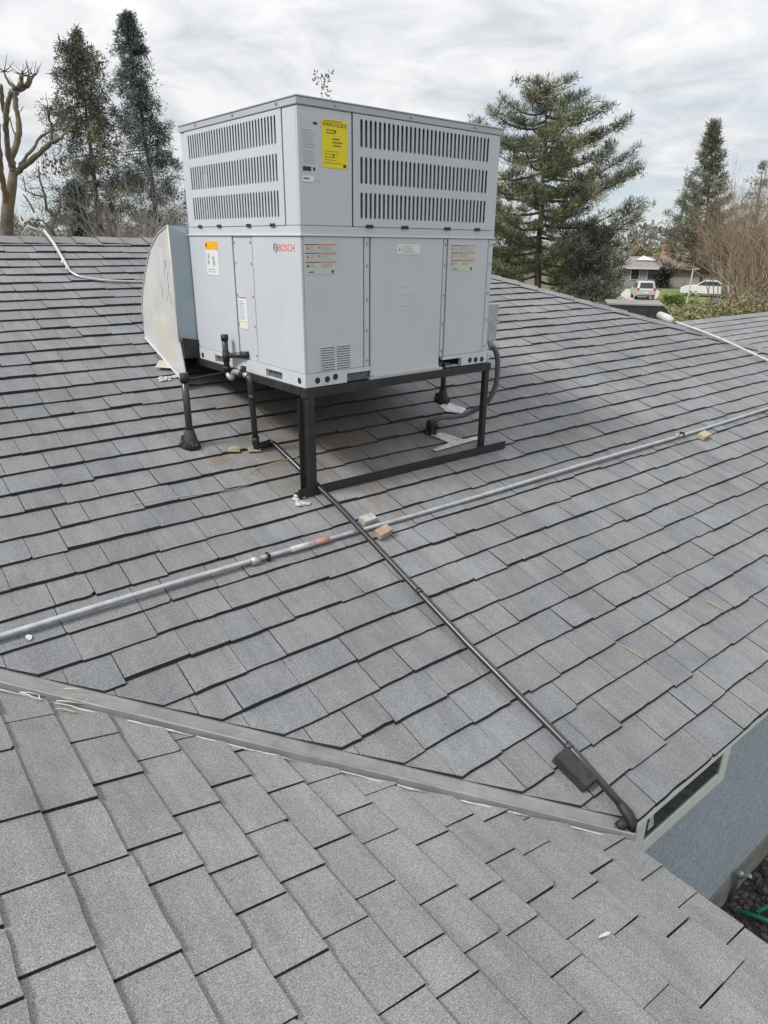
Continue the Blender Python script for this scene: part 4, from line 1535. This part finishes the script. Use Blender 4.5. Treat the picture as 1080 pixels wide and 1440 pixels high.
def column_tree(label, base, ztop, prof, tints, cat_name, trunk_r, zlow, nclump, lean=(0, 0), clump=0.75, needles=26, blade=(0.22, 0.05), group=None, droop=-0.15, gap=0.0, bare=0):
    t = thing(cat_name, label, 'tree', tuple(base), group=group)
    base = Vector(base)
    top = Vector((base.x + lean[0], base.y + lean[1], ztop))

    def axis(z):
        return base.lerp(top, (z - base.z) / (ztop - base.z))
    b = MB()
    zz_ = np.linspace(base.z, ztop, 9)
    b.tube([axis(z) for z in zz_], [trunk_r * (1 - 0.94 * i / 8) for i in range(9)], 8)
    cen, rd, tl = [], [], []
    nl = max(6, nclump // 10)
    lobes = [(zlow + (ztop - zlow) * ((q + R.uniform(.2, .8)) / nl), R.uniform(0, 2 * PI), R.uniform(.9, 1.5)) for q in range(nl)]
    lobes += [(z_, a_ + PI * R.uniform(.7, 1.3), R.uniform(.7, 1.25)) for z_, a_, _ in lobes]
    for i in range(nclump):
        zl, al, kl = lobes[i % len(lobes)] if i % 5 else (R.uniform(zlow, ztop), R.uniform(0, 2 * PI), 0.9)
        z = min(max(zl + R.gauss(0, 0.26), zlow), ztop - 0.05)
        ang = al + R.gauss(0, 0.7)
        rr_ = interp(prof, z)
        L_ = rr_ * math.sqrt(R.uniform(0.15, 1.0)) * R.uniform(0.8, 1.1) * kl
        hd = Vector((math.cos(ang), math.sin(ang), 0))
        p0 = axis(z)
        p1 = p0 + hd * L_ + Vector((0, 0, droop * L_))
        if i % 4 == 0:
            b.tube([p0, p1], [0.03, 0.012], 4, cap=False)
        c0 = R.choice(tints)
        if R.random() < gap:
            continue
        for m_ in range(4):
            s = R.uniform(0.3, 1.12)
            cen.append(p0 + (p1 - p0) * s + Vector((R.uniform(-.5, .5), R.uniform(-.5, .5), R.uniform(-.4, .4))) * clump)
            rd.append(clump * R.uniform(0.45, 0.8) * min(1.0, 0.4 + rr_ / 2))
            f_ = R.uniform(0.75, 1.25)
            tl.append([c * f_ for c in c0])
    b.build('trunk', M['bark'], t)
    p_, d_, ti_ = tufts(cen, rd, needles, tl, (0, 0, droop))
    cards(p_, d_, blade[0], blade[1], ti_, 'crown', M['leaf'], t, 0.4)
    return t


DARK = [(0.115, 0.13, 0.10), (0.13, 0.142, 0.10), (0.165, 0.165, 0.095), (0.095, 0.11, 0.092)]
BLUE = [(0.098, 0.122, 0.112), (0.112, 0.138, 0.12), (0.09, 0.11, 0.10)]
# two tall evergreens at the left
c1, l1, z1_ = stand_at(140, 330, 108, 50, 40)
column_tree('ragged olive green evergreen with a bushy top, beside the pollarded tree', c1, z1_,
            [(-2, 2.2), (0, 2.2), (1.5, 2.25), (3, 2.1), (4.5, 2.3), (6, 1.8), (7.2, 1.75), (8.0, 1.5), (8.8, 0.3)], DARK, 'evergreen_tree', 0.22, -1.5, 240, lean=l1, gap=0.1, clump=0.62,
            needles=46, blade=(0.14, 0.036))
c2, l2, z2_ = stand_at(228, 320, 178, 22, 47)
column_tree('slender blue green conifer, the tallest tree, just left of the air conditioner', c2, z2_,
            [(-2, 2.9), (1, 2.8), (3, 2.6), (5, 2.1), (7, 1.6), (9, 1.15), (10.5, 0.9), (11.5, 0.2)], BLUE, 'conifer_tree', 0.24, -1.5, 260, lean=l2, gap=0.08, clump=0.62, needles=44, blade=(0.15, 0.036))
c3, l3, z3_ = stand_at(112, 330, 104, 256, 36)
column_tree('small dark conifer behind the ridge, between the bare tree and the olive evergreen', c3, z3_,
            [(-2, 0.8), (0, 0.55), (1.5, 0.4), (2.35, 0.15)], BLUE, 'conifer_tree', 0.1, -2.0, 40, lean=l3, clump=0.4)

# deodar and its neighbours at the far right
c4, l4, z4_ = stand_at(990, 380, 1004, 172, 74)
pine('tall sparse deodar cedar with drooping tiers above the far house', c4, z4_,
     [(-2, 3.9), (1, 3.7), (2.4, 3.0), (4, 1.9), (5, 1.9), (6, 1.0), (7.0, 1.2), (8.0, 0.6), (8.6, 0.7), (9.2, 0.15), (9.8, 0.03)],
     [(0.13, 0.14, 0.085), (0.105, 0.12, 0.085), (0.17, 0.145, 0.095)], None, 0.18, nb=84, tuft=0.38, needles=16, lean=l4, zlow=-2.5, blade=(0.7, 0.11))
c5, l5, z5_ = stand_at(945, 350, 972, 240, 92)
column_tree('thin grey green conifer left of the deodar cedar', c5, z5_,
            [(-2, 3.6), (1, 3.0), (4, 1.9), (6, 1.0), (7.6, 0.2)], [(0.15, 0.175, 0.15), (0.17, 0.19, 0.16)], 'conifer_tree', 0.25, -2.0, 90, lean=l5,
            clump=0.8, needles=9, blade=(0.3, 0.06), gap=0.3)
c6, l6, z6_ = stand_at(1060, 350, 1074, 230, 88)
column_tree('thin grey green conifer at the right edge above the brown thicket', c6, z6_,
            [(-2, 3.4), (2, 2.6), (5, 1.6), (7, 0.8), (7.9, 0.2)], [(0.15, 0.165, 0.15), (0.17, 0.18, 0.165)], 'conifer_tree', 0.25, -2.0, 90, lean=l6,
            clump=0.75, needles=9, blade=(0.3, 0.06), gap=0.3)


def twiggy(label, base, h, spread_, n, tint, nm_='bare_shrub', rr_=0.012, cat='shrub', group=None, leaves=None, steps=4, up=0.55, nleaf=0, lsize=0.1):
    """a bare many-stemmed shrub: forking stems drawn as fine tapered strokes"""
    t = thing(nm_, label, cat, tuple(base), group=group)
    base = Vector(base)
    b = MB()
    tips = []

    def grow(p, d, L_, r_, lev):
        q = p
        pts = [p]
        for i in range(3):
            d = (d + Vector((R.uniform(-.25, .25), R.uniform(-.25, .25), R.uniform(-.1, .2)))).normalized()
            q = q + d * (L_ / 3)
            pts.append(q)
        f_ = R.uniform(0.7, 1.3)
        b.tube(pts, [r_, r_ * .85, r_ * .7, r_ * .5], 4 if lev else 5, cap=False, tint=tuple(c * f_ for c in tint))
        tips.append(q)
        tips.append(pts[2])
        if lev >= steps:
            return
        for i in range(R.choice((2, 3, 3))):
            nd_ = (d + Vector((R.uniform(-.9, .9), R.uniform(-.9, .9), R.uniform(-.35, .6)))).normalized()
            grow(q if i else pts[2], nd_, L_ * R.uniform(.55, .85), r_ * .55, lev + 1)
    for i in range(n):
        a_ = R.uniform(0, 2 * PI)
        st_p = base + Vector((math.cos(a_), math.sin(a_), 0)) * (spread_ * R.uniform(0.0, 0.6))
        d = Vector((math.cos(a_) * (1 - up), math.sin(a_) * (1 - up), up + 0.3)).normalized()
        grow(st_p, d, h * R.uniform(.30, .42), rr_ * 3.0, 1)
    b.build('stems', M['twig'], t, tint=True)
    if nleaf:
        cs, tl = [], []
        for p in tips:
            for j in range(nleaf):
                cs.append(p + Vector((R.uniform(-.2, .2), R.uniform(-.2, .2), R.uniform(-.15, .2))))
                f_ = R.uniform(0.7, 1.3)
                c0 = R.choice(leaves)
                tl.append([c * f_ for c in c0])
        dr = NR.normal(0, 1, (len(cs), 3))
        cards(np.array([tuple(c) for c in cs]), dr, lsize, lsize * 0.6, np.array(tl), 'foliage', M['leaf'], t)
    return t


BR = (0.25, 0.205, 0.15)
# brown thicket along the right-hand edge
for px, D, h, sp_, lab in ((1056, 47, 8.6, 2.1, 'tall rust brown thicket of bare twigs, the tallest of the brown ones'),
                           (1036, 62, 7.4, 2.0, 'mid height pinkish brown bare shrub behind the parked white sedan'),
                           (1088, 42, 7.0, 2.1, 'rusty bare shrub cut off by the right edge of the view'),
                           (1050, 70, 9.6, 2.6, 'hazy brown bare shrub rising behind the other brown shrubs'),
                           (1012, 86, 6.6, 1.8, 'thin pinkish bare shrub over the right end of the far house roof')):
    bp_, _, _ = stand_at(px, 360, px, 300, D)
    twiggy(lab, bp_, h, sp_, 22, (BR[0] * R.uniform(.9, 1.15), BR[1] * R.uniform(.9, 1.05), BR[2] * R.uniform(.9, 1.1)) if px != 1088 else (0.27, 0.20, 0.125), rr_=0.016, steps=5, up=0.75)
GREEN = [(0.20, 0.21, 0.09), (0.16, 0.18, 0.075), (0.23, 0.20, 0.11), (0.26, 0.20, 0.13)]
for px, D, h, sp_, lab in ((956, 31, 2.8, 1.0, 'bushy olive shrub just behind the white pipe cap'),
                           (984, 33, 2.65, 1.1, 'bushy olive shrub directly below the parked white sedan'),
                           (1014, 36, 2.5, 1.2, 'straggly brownish green shrub in the middle of the low row'),
                           (1044, 38, 2.6, 1.3, 'low straggly shrub just above the garage roof'),
                           (974, 25, 1.7, 0.7, 'small bright green shrub by the garage roof end')):
    twiggy(lab, col(px, D), h, sp_, 14, (0.13, 0.11, 0.07), rr_=0.008, leaves=GREEN if px != 972 else [(0.34, 0.38, 0.12), (0.42, 0.40, 0.17)], nleaf=5, lsize=0.11, steps=3, nm_='garden_shrub')

# left: pollarded bare tree
PT = 16.0
pol = thing('pollarded_tree', 'bare pollarded tree with orange mossy limbs cut to stubs at the left edge', 'tree', tuple(col(10, PT)))


def zp(x, y, dd=0.0):
    return spot(x * 0.1805, 80 + y * 0.1805, PT + dd)


b = MB()
px_m = 1 / 72.0 * 0.1805


def limb(pts, widths, dd=0.0):
    P_ = [zp(x, y, dd * i / max(len(pts) - 1, 1)) for i, (x, y) in enumerate(pts)]
    Q_, W_ = [], []
    for i in range(len(P_) - 1):
        for j in range(4):
            t = j / 4
            Q_.append(P_[i].lerp(P_[i + 1], t) + Vector((R.uniform(-.012, .012), R.uniform(-.012, .012), R.uniform(-.012, .012))))
            W_.append((widths[i] * (1 - t) + widths[i + 1] * t) * px_m * 0.33 * R.uniform(.88, 1.14))
    Q_.append(P_[-1])
    W_.append(widths[-1] * px_m * 0.28)
    b.tube(Q_, W_, 9)


root = col(10, PT)
P_ = [root] + [zp(x, y) for x, y in ((52, 1400), (60, 1180), (92, 1010), (105, 900))]
b.tube(P_, [0.17, 0.125, 0.11, 0.09, 0.075], 11)
limb([(105, 900), (85, 800), (140, 660), (148, 520), (125, 400), (112, 300), (128, 245)], [85, 78, 66, 60, 56, 62, 70], 0.4)
limb([(128, 250), (70, 195), (30, 115)], [55, 34, 20], 0.1)
limb([(140, 250), (168, 205), (165, 135)], [55, 48, 44], -0.1)
limb([(150, 258), (215, 228), (262, 150)], [60, 46, 26], 0.2)
limb([(205, 232), (228, 150)], [36, 30])
limb([(100, 860), (60, 760), (52, 600), (44, 480), (62, 350), (90, 265)], [70, 62, 58, 60, 56, 50], -0.5)
limb([(44, 480), (18, 340), (8, 215)], [55, 46, 40], -0.3)
limb([(110, 905), (190, 850), (280, 770), (400, 672), (480, 630), (545, 555)], [72, 62, 54, 46, 34, 18], -0.6)
limb([(150, 845), (240, 742), (300, 640), (380, 580), (440, 515), (455, 465)], [40, 36, 30, 26, 22, 16], 0.5)
limb([(402, 672), (408, 570), (382, 470), (378, 410)], [32, 30, 28, 34], -0.2)
limb([(60, 1180), (30, 1020), (8, 900), (-10, 700), (-6, 520)], [80, 66, 60, 52, 40], -0.6)
limb([(115, 600), (90, 540), (78, 460)], [18, 14, 9])
limb([(160, 420), (180, 380)], [10, 6])
b.build('trunk', M['bark_moss'], pol)
b = MB()
for (x, y) in ((128, 240), (225, 150), (262, 150), (30, 115), (165, 135), (378, 410), (455, 465), (545, 555), (400, 670)):
    for j in range(6):
        p = zp(x, y)
        d = Vector((R.uniform(-1, 1), R.uniform(-.4, .4), R.uniform(-.2, .9))).normalized()
        b.tube([p, p + d * R.uniform(.05, .12), p + d * R.uniform(.12, .28) + Vector((0, 0, .05))], [0.012, 0.007, 0.003], 4, cap=False)
for j in range(60):
    s = R.random()
    p = zp(300 + 250 * s + R.uniform(-60, 60), 720 + R.uniform(-30, 180), R.uniform(-1, 1))
    b.tube([p, p + Vector((R.uniform(-.1, .1), R.uniform(-.1, .1), R.uniform(-.28, -.1)))], [0.006, 0.004], 3, cap=False)
    b.lump(p + Vector((0, 0, -.1)), R.uniform(0.012, 0.03), 5)
kind(b.build('twigs', M['bark'], pol), 'stuff')

# other growth beyond the ridge at the left
b = MB()
ft = thing('forked_tree', 'small bare forked tree behind the ridge, right of the pollarded tree', 'tree', tuple(col(72, 15)))
root = col(80, 15)


def zq(x, y):
    return spot(x * 0.1805, 80 + y * 0.1805, 15)


b.tube([root, zq(440, 1440), zq(395, 1340), zq(428, 1245)], [0.06, 0.05, 0.04, 0.036], 7)
for pts, w in (([(428, 1245), (365, 1190), (350, 1080), (310, 960), (300, 850)], .03), ([(428, 1245), (465, 1190), (470, 1075), (540, 1050)], .022),
               ([(395, 1340), (330, 1275), (230, 1260)], .02), ([(350, 1090), (270, 1075), (200, 1040), (180, 930)], .016), ([(270, 1215), (225, 1130), (180, 1070)], .018),
               ([(345, 1060), (300, 1020), (220, 1030)], .012), ([(330, 1010), (390, 1040), (430, 1000)], .01), ([(300, 900), (270, 860)], .008)):
    b.tube([zq(*p) for p in pts], [w * (1 - 0.7 * i / len(pts)) for i in range(len(pts))], 6, cap=False)
b.build('trunk', M['bark'], ft)
b = MB()
for j in range(150):
    p = zq(R.uniform(170, 470), R.uniform(900, 1230))
    d = Vector((R.uniform(-1, 1), R.uniform(-1, 1), R.uniform(-.3, 1))).normalized()
    b.tube([p, p + d * R.uniform(.08, .22)], [0.005, 0.002], 3, cap=False)
kind(b.build('twigs', M['bark'], ft), 'stuff')
GRB = (0.27, 0.245, 0.23)
for px, D, h, sp_, tn, lab in ((222, 26, 6.5, 1.3, GRB, 'pale grey bare shrub right beside the duct, behind the ridge'),
                               (196, 30, 5.6, 1.2, (0.24, 0.215, 0.195), 'low grey brown bare shrub behind the ridge, left of the duct'),
                               (150, 32, 5.4, 1.0, (0.27, 0.205, 0.165), 'reddish brown bare shrub at the foot of the olive evergreen'),
                               (48, 34, 5.6, 1.8, (0.24, 0.205, 0.18), 'dense brown bare shrub behind the pollarded trunk'),
                               (262, 24, 6.4, 1.2, GRB, 'bare grey shrub half hidden by the duct')):
    twiggy(lab, col(px, D), h, sp_, 13, tn, rr_=0.012, steps=5)
twiggy('yellow green leafy shrub peeping over the ridge beside the duct', col(176, 28), 4.7, 0.7, 12, (0.1, 0.09, 0.05), leaves=[(0.28, 0.28, 0.075), (0.22, 0.25, 0.08)], nleaf=4, lsize=0.2, steps=3, nm_='garden_shrub')
twiggy('olive leafy shrub behind the ridge below the evergreens', col(125, 30), 4.6, 1.2, 12, (0.1, 0.09, 0.05), leaves=[(0.19, 0.175, 0.09), (0.15, 0.155, 0.09)], nleaf=4, lsize=0.18, steps=3, nm_='garden_shrub')
c8, l8, z8_ = stand_at(452, 300, 452, 108, 24)
column_tree('sparse tree whose thin leafy tips show above the air conditioner', c8, z8_,
            [(-2, 1.2), (3, 0.55), (4, 0.45), (4.75, 0.25)], [(0.2, 0.2, 0.16), (0.15, 0.14, 0.11)], 'young_tree', 0.06, 0.0, 44, lean=l8, clump=0.35, needles=4, blade=(0.08, 0.045), gap=0.1, droop=0.7)

# growth round the far house
for px, D, h, w, tn, lab in ((938, 96, 4.6, 3.4, [(0.19, 0.21, 0.05), (0.15, 0.19, 0.05)], 'bright yellow green tree behind the far house chimney'),
                             (900, 105, 5.4, 3.6, [(0.13, 0.12, 0.08), (0.15, 0.13, 0.09)], 'pale olive tree at the left end of the far house'),
                             (957, 94, 3.7, 2.2, [(0.03, 0.035, 0.03), (0.04, 0.045, 0.035)], 'dark round bush behind the far house roof'),
                             (820, 66, 4.0, 2.4, [(0.08, 0.10, 0.05), (0.06, 0.08, 0.045)], 'green shrub mass at the foot of the large pine'),
                             (800, 52, 3.6, 2.4, [(0.10, 0.11, 0.04), (0.08, 0.10, 0.04)], 'yellowish green shrub behind the large pine trunk'),
                             (715, 58, 4.4, 3.2, [(0.06, 0.075, 0.045), (0.08, 0.09, 0.05)], 'dark green shrub behind the pine, beside the unit')):
    t = thing('round_tree', lab, 'tree', tuple(col(px, D)))
    ba = col(px, D)
    MB().tube([ba, ba + Vector((0.1, 0, h * 0.6))], [0.14, 0.06], 7).build('trunk', M['bark'], t)
    cen, rd, tl = [], [], []
    for i in range(70):
        d = Vector((R.gauss(0, 1), R.gauss(0, 1), R.gauss(0, 1))).normalized() * (R.random() ** 0.4)
        cen.append(ba + Vector((d.x * w * .55, d.y * w * .55, h * 0.58 + d.z * h * 0.42)))
        rd.append(R.uniform(.35, .7))
        f_ = R.uniform(.7, 1.3)
        tl.append([c * f_ * 1.7 for c in R.choice(tn)])
    p_, d_, ti_ = tufts(cen, rd, 30, tl, (0, 0, .2))
    cards(p_, d_, 0.24, 0.12, ti_, 'crown', M['leaf'], t, .5)

# the pine's darker lower neighbour
c7, l7, z7_ = stand_at(836, 415, 836, 318, 38)
pine('dark lower pine before the driveway, at the right foot of the large pine', c7, z7_,
     [(-4, 1.2), (-2.5, 1.45), (-0.5, 1.2), (0.6, 0.6), (1.3, 0.2)], [(0.085, 0.10, 0.08), (0.105, 0.115, 0.085), (0.13, 0.13, 0.095)], None, 0.13, nb=34, zlow=-3.8, needles=30, lean=l7)

# distant wood along the horizon
cs, tl = [], []
for i in range(2600):
    px = R.uniform(-80, 1180)
    D = R.uniform(150, 190)
    d = pixdir(px, 350)
    hmax = 2.0 + 1.6 * math.sin(px * 0.021) + 1.3 * math.sin(px * 0.063 + 1)
    z = GZ + (hmax + 4.3) * R.random() ** 0.7
    cs.append((d.x * D, d.y * D, z))
    tl.append(R.choice([(0.19, 0.21, 0.18), (0.22, 0.21, 0.18), (0.17, 0.195, 0.17), (0.25, 0.23, 0.20)]))
p_, d_, ti_ = tufts(cs, [1.3] * len(cs), 9, tl)
wood_ = thing('distant_woods', '', '')
for k_ in ('label', 'category'):
    del wood_[k_]
ob = cards(p_, d_, 0.8, 0.4, ti_, 'distant_woods', M['leaf'], wood_, .5)
ob.parent = None
ob.location = (0, 0, 0)
bpy.data.objects.remove(wood_)
kind(ob, 'stuff')

# ------------------------------------------------------------------ far house, cars, post
HD = 84.0
hc = col(945, HD)
fwv = Vector((pixdir(945, 380).x, pixdir(945, 380).y, 0)).normalized()
rtv = Vector((fwv.y, -fwv.x, 0))
HM = Matrix(((rtv.x, fwv.x, 0, hc.x), (rtv.y, fwv.y, 0, hc.y), (0, 0, 1, GZ), (0, 0, 0, 1)))
fh = thing('bungalow', 'low taupe bungalow with a reddish roof and pink chimney behind the cars', 'house', tuple(hc))


def hpart(fn, name, m, parent=None):
    b = MB()
    fn(b)
    b.v = [tuple(HM @ Vector(p)) for p in b.v]
    return b.build(name, m, parent or fh)


hpart(lambda b: b.box(-0.9, 4.6, 0.0, 6, 0, 2.05), 'wall', M['bwall'])
hpart(lambda b: b.box(-5.0, -0.95, -1.0, 5, 0, 2.05), 'wall', M['bgrey'])
hpart(lambda b: b.prism([(-2.2, -0.5, 1.95), (5.1, -0.5, 1.95), (3.0, 2.8, 3.55), (-1.3, 2.8, 3.55)], (0, 0.05, 0.08)).prism([(5.1, -0.5, 1.95), (5.1, 6.5, 1.95), (3.0, 2.8, 3.55)], (0.05, 0, 0.08)).prism([(-2.2, 6.5, 1.95), (5.1, 6.5, 1.95), (3.0, 2.8, 3.55), (-1.3, 2.8, 3.55)], (0, -0.05, 0.08)), 'roof', M['broof'])
hpart(lambda b: b.prism([(-5.5, -1.5, 1.95), (-0.7, -1.5, 1.95), (-1.5, 2.0, 3.0), (-4.5, 2.0, 3.0)], (0, 0.05, 0.08)), 'roof', M['broof2'])
hpart(lambda b: b.prism([(-3.9, 0.4, 2.72), (-1.7, 0.4, 2.72), (-3.2, 0.8, 3.2)], (0, 0.3, 0)), 'gable', M['bwhite'])
hpart(lambda b: b.box(3.02, 3.12, -0.45, 2.8, 3.52, 3.62), 'ridge_trim', M['bwall'])
hpart(lambda b: b.box(-1.35, -0.65, 2.0, 2.7, 2.8, 4.35).box(-1.42, -0.58, 1.93, 2.77, 4.2, 4.3), 'chimney', M['brick'])
for x0, x1, y in ((-4.1, -3.3, -1.0), (-2.4, -1.4, -1.0)):
    w_ = hpart(lambda b: b.box(x0 - .08, x1 + .08, y - .06, y - .002, 0.7, 1.85), 'window', M['bwhite'])
    hpart(lambda b: b.box(x0, x1, y - .08, y - .061, 0.78, 1.77), 'pane', M['car_glass'], w_)
hpart(lambda b: b.box(0.2, 0.3, -0.05, -0.002, 0, 1.95).box(1.4, 1.5, -0.05, -0.002, 0, 1.95), 'downpipe', M['bgrey'])
hpart(lambda b: b.box(-5.6, -0.68, -1.56, -1.5, 1.85, 2.02).box(-0.6, 5.15, -0.56, -0.5, 1.85, 2.02), 'fascia', M['bwhite'])
sb = col(935, 82)
t = thing('dark_shrub', 'dark upright shrub against the far house wall', 'shrub', tuple(sb))
cen = [sb + Vector((R.uniform(-.6, .6), R.uniform(-.6, .6), R.uniform(.1, 2.0))) for _ in range(50)]
MB().tube([sb, sb + Vector((0, 0, 1))], 0.05, 6).build('stem', M['bark'], t)
p_, d_, ti_ = tufts(cen, [.45] * 50, 24, [(0.03, 0.032, 0.03)] * 50)
cards(p_, d_, .2, .1, ti_, 'foliage', M['leaf'], t, .5)
hb = col(954, 57)
t = thing('clipped_hedge', 'small clipped green hedge on the lawn edge by the driveway', 'hedge', tuple(hb))
cen = [hb + rtv * R.uniform(-.7, .7) + fwv * R.uniform(-.5, .5) + Vector((0, 0, R.uniform(.1, .75))) for _ in range(60)]
MB().tube([hb, hb + Vector((0, 0, .5))], 0.04, 6).build('stem', M['bark'], t)
p_, d_, ti_ = tufts(cen, [.25] * 60, 24, [(0.1, 0.15, 0.035)] * 60)
cards(p_, d_, .12, .07, ti_, 'foliage', M['leaf'], t, .5)


def wheel(parent, c, axis, r=0.33, w=0.22):
    c, axis = Vector(c), Vector(axis).normalized()
    o = MB().tube([c - axis * w / 2, c + axis * w / 2], r, 18, smooth=False).build('wheel', M['tyre'], parent)
    MB().tube([c - axis * (w / 2 + .01), c + axis * (w / 2 + .01)], r * .6, 14, smooth=False).build('rim', M['rim'], o)


def car(name, label, loc, heading, outline, glass, width, paint, L_, tailx, group=None):
    """heading: unit vector of the car's nose; outline: side profile (x from tail to nose, z)"""
    t = local(thing(name, label, 'car', tuple(loc), math.atan2(heading[1], heading[0]), group))
    b = MB()
    n = len(outline)
    ws = [-width / 2, -width / 2 + 0.12, width / 2 - 0.12, width / 2]
    for y, ins in zip(ws, (0.06, 0.0, 0.0, 0.06)):
        for x, z in outline:
            zi = z - ins * 0.8 if z > 0.5 else z
            xi = x + (ins if x < L_ / 2 else -ins)
            yy = y * (1 - 0.16 * max(0, (z - 0.9) / 0.7))
            b.v.append((xi, yy, zi))
    for k in range(3):
        for i in range(n):
            j = (i + 1) % n
            b.face([k * n + i, k * n + j, (k + 1) * n + j, (k + 1) * n + i], 0, None, False)
    b.face(list(range(n)))
    b.face([3 * n + i for i in range(n)][::-1])
    b.build('body', paint, t, bevel=0.03)
    for nm_, quad in glass:
        MB().prism([Vector(p) for p in quad[0]], quad[1]).build(nm_, M['car_glass'], t)
    for x in (0.8, L_ - 0.85):
        for s_ in (-1, 1):
            wheel(t, (x, s_ * (width / 2 - 0.12), 0.33), (0, 1, 0))
    for s_ in (-1, 1):
        yy = s_ * (width / 2 - 0.16)
        MB().box(tailx - 0.02, tailx + 0.1, yy - 0.09, yy + 0.09, 0.85, 1.12).build('tail_lamp', M['tail'], t)
        MB().box(L_ - 0.12, L_ - 0.01, yy - 0.14, yy + 0.14, 0.62, 0.76).build('headlight', M['label'], t)
    MB().box(-0.03, 0.02, -0.22, 0.22, 0.62, 0.74).build('number_plate', M['label'], t)
    MB().box(-0.05, 0.05, -width / 2 + .08, width / 2 - .08, 0.34, 0.52).build('bumper', M['seam'], t)
    return t


suv = [(0.0, 0.4), (0.0, 0.95), (0.12, 1.1), (0.42, 1.66), (0.7, 1.72), (2.3, 1.70), (3.05, 1.12), (4.0, 1.0), (4.35, 0.85), (4.4, 0.4)]
cl_ = col(912, 63)
hd_ = (fwv + rtv * -0.18).normalized()
suv_ = car('parked_suv', 'white suv seen from behind on the pale driveway', cl_ - hd_ * 0.4, hd_, suv,
    [('rear_window', ([(0.10, -0.62, 1.14), (0.10, 0.62, 1.14), (0.34, 0.55, 1.58), (0.34, -0.55, 1.58)], (-0.03, 0, 0.02))),
     ('side_window', ([(0.5, 0.86, 1.1), (2.8, 0.86, 1.1), (2.25, 0.77, 1.58), (0.65, 0.77, 1.58)], (0, 0.03, 0))),
     ('side_window', ([(0.5, -0.86, 1.1), (2.8, -0.86, 1.1), (2.25, -0.77, 1.58), (0.65, -0.77, 1.58)], (0, -0.03, 0)))], 1.8, M['car_white'], 4.4, 0.02)
suv_.scale = (0.86, 0.86, 0.86)
sed = [(0.0, 0.35), (0.0, 0.85), (0.15, 0.98), (0.85, 1.02), (1.5, 1.40), (2.6, 1.42), (3.3, 1.0), (4.2, 0.88), (4.5, 0.65), (4.5, 0.35)]
hd2 = (-rtv * 0.97 + fwv * 0.1).normalized()
sl = col(1040, 70)
car('parked_sedan', 'white sedan parked side on before the bare brown shrubs', sl, hd2, sed,
    [('side_window', ([(1.1, 0.84, 1.02), (3.1, 0.84, 1.02), (2.6, 0.79, 1.34), (1.5, 0.79, 1.34)], (0, 0.04, 0))),
     ('side_window', ([(1.1, -0.84, 1.02), (3.1, -0.84, 1.02), (2.6, -0.79, 1.34), (1.5, -0.79, 1.34)], (0, -0.04, 0))),
     ('windscreen', ([(2.68, -0.66, 1.38), (2.68, 0.66, 1.38), (3.25, 0.72, 1.04), (3.25, -0.72, 1.04)], (0.03, 0, 0.02))),
     ('rear_window', ([(1.42, -0.66, 1.38), (1.42, 0.66, 1.38), (0.92, 0.72, 1.05), (0.92, -0.72, 1.05)], (-0.03, 0, 0.02)))], 1.75, M['car_white2'], 4.5, 0.02)
pp_ = col(974, 64)
wpst = thing('white_post', 'white painted post standing on the lawn before the far house', 'post', tuple(pp_))
MB().tube([pp_, pp_ + Vector((0.02, -0.03, 2.5))], 0.06, 8, smooth=False).build('post', M['bwhite'], wpst)
MB().box(-0.1, 0.1, -0.1, 0.1, 2.5, 2.56, M4=Matrix.Translation(pp_ + Vector((0.02, -0.03, 0)))).build('post_cap', M['bwhite'], wpst)
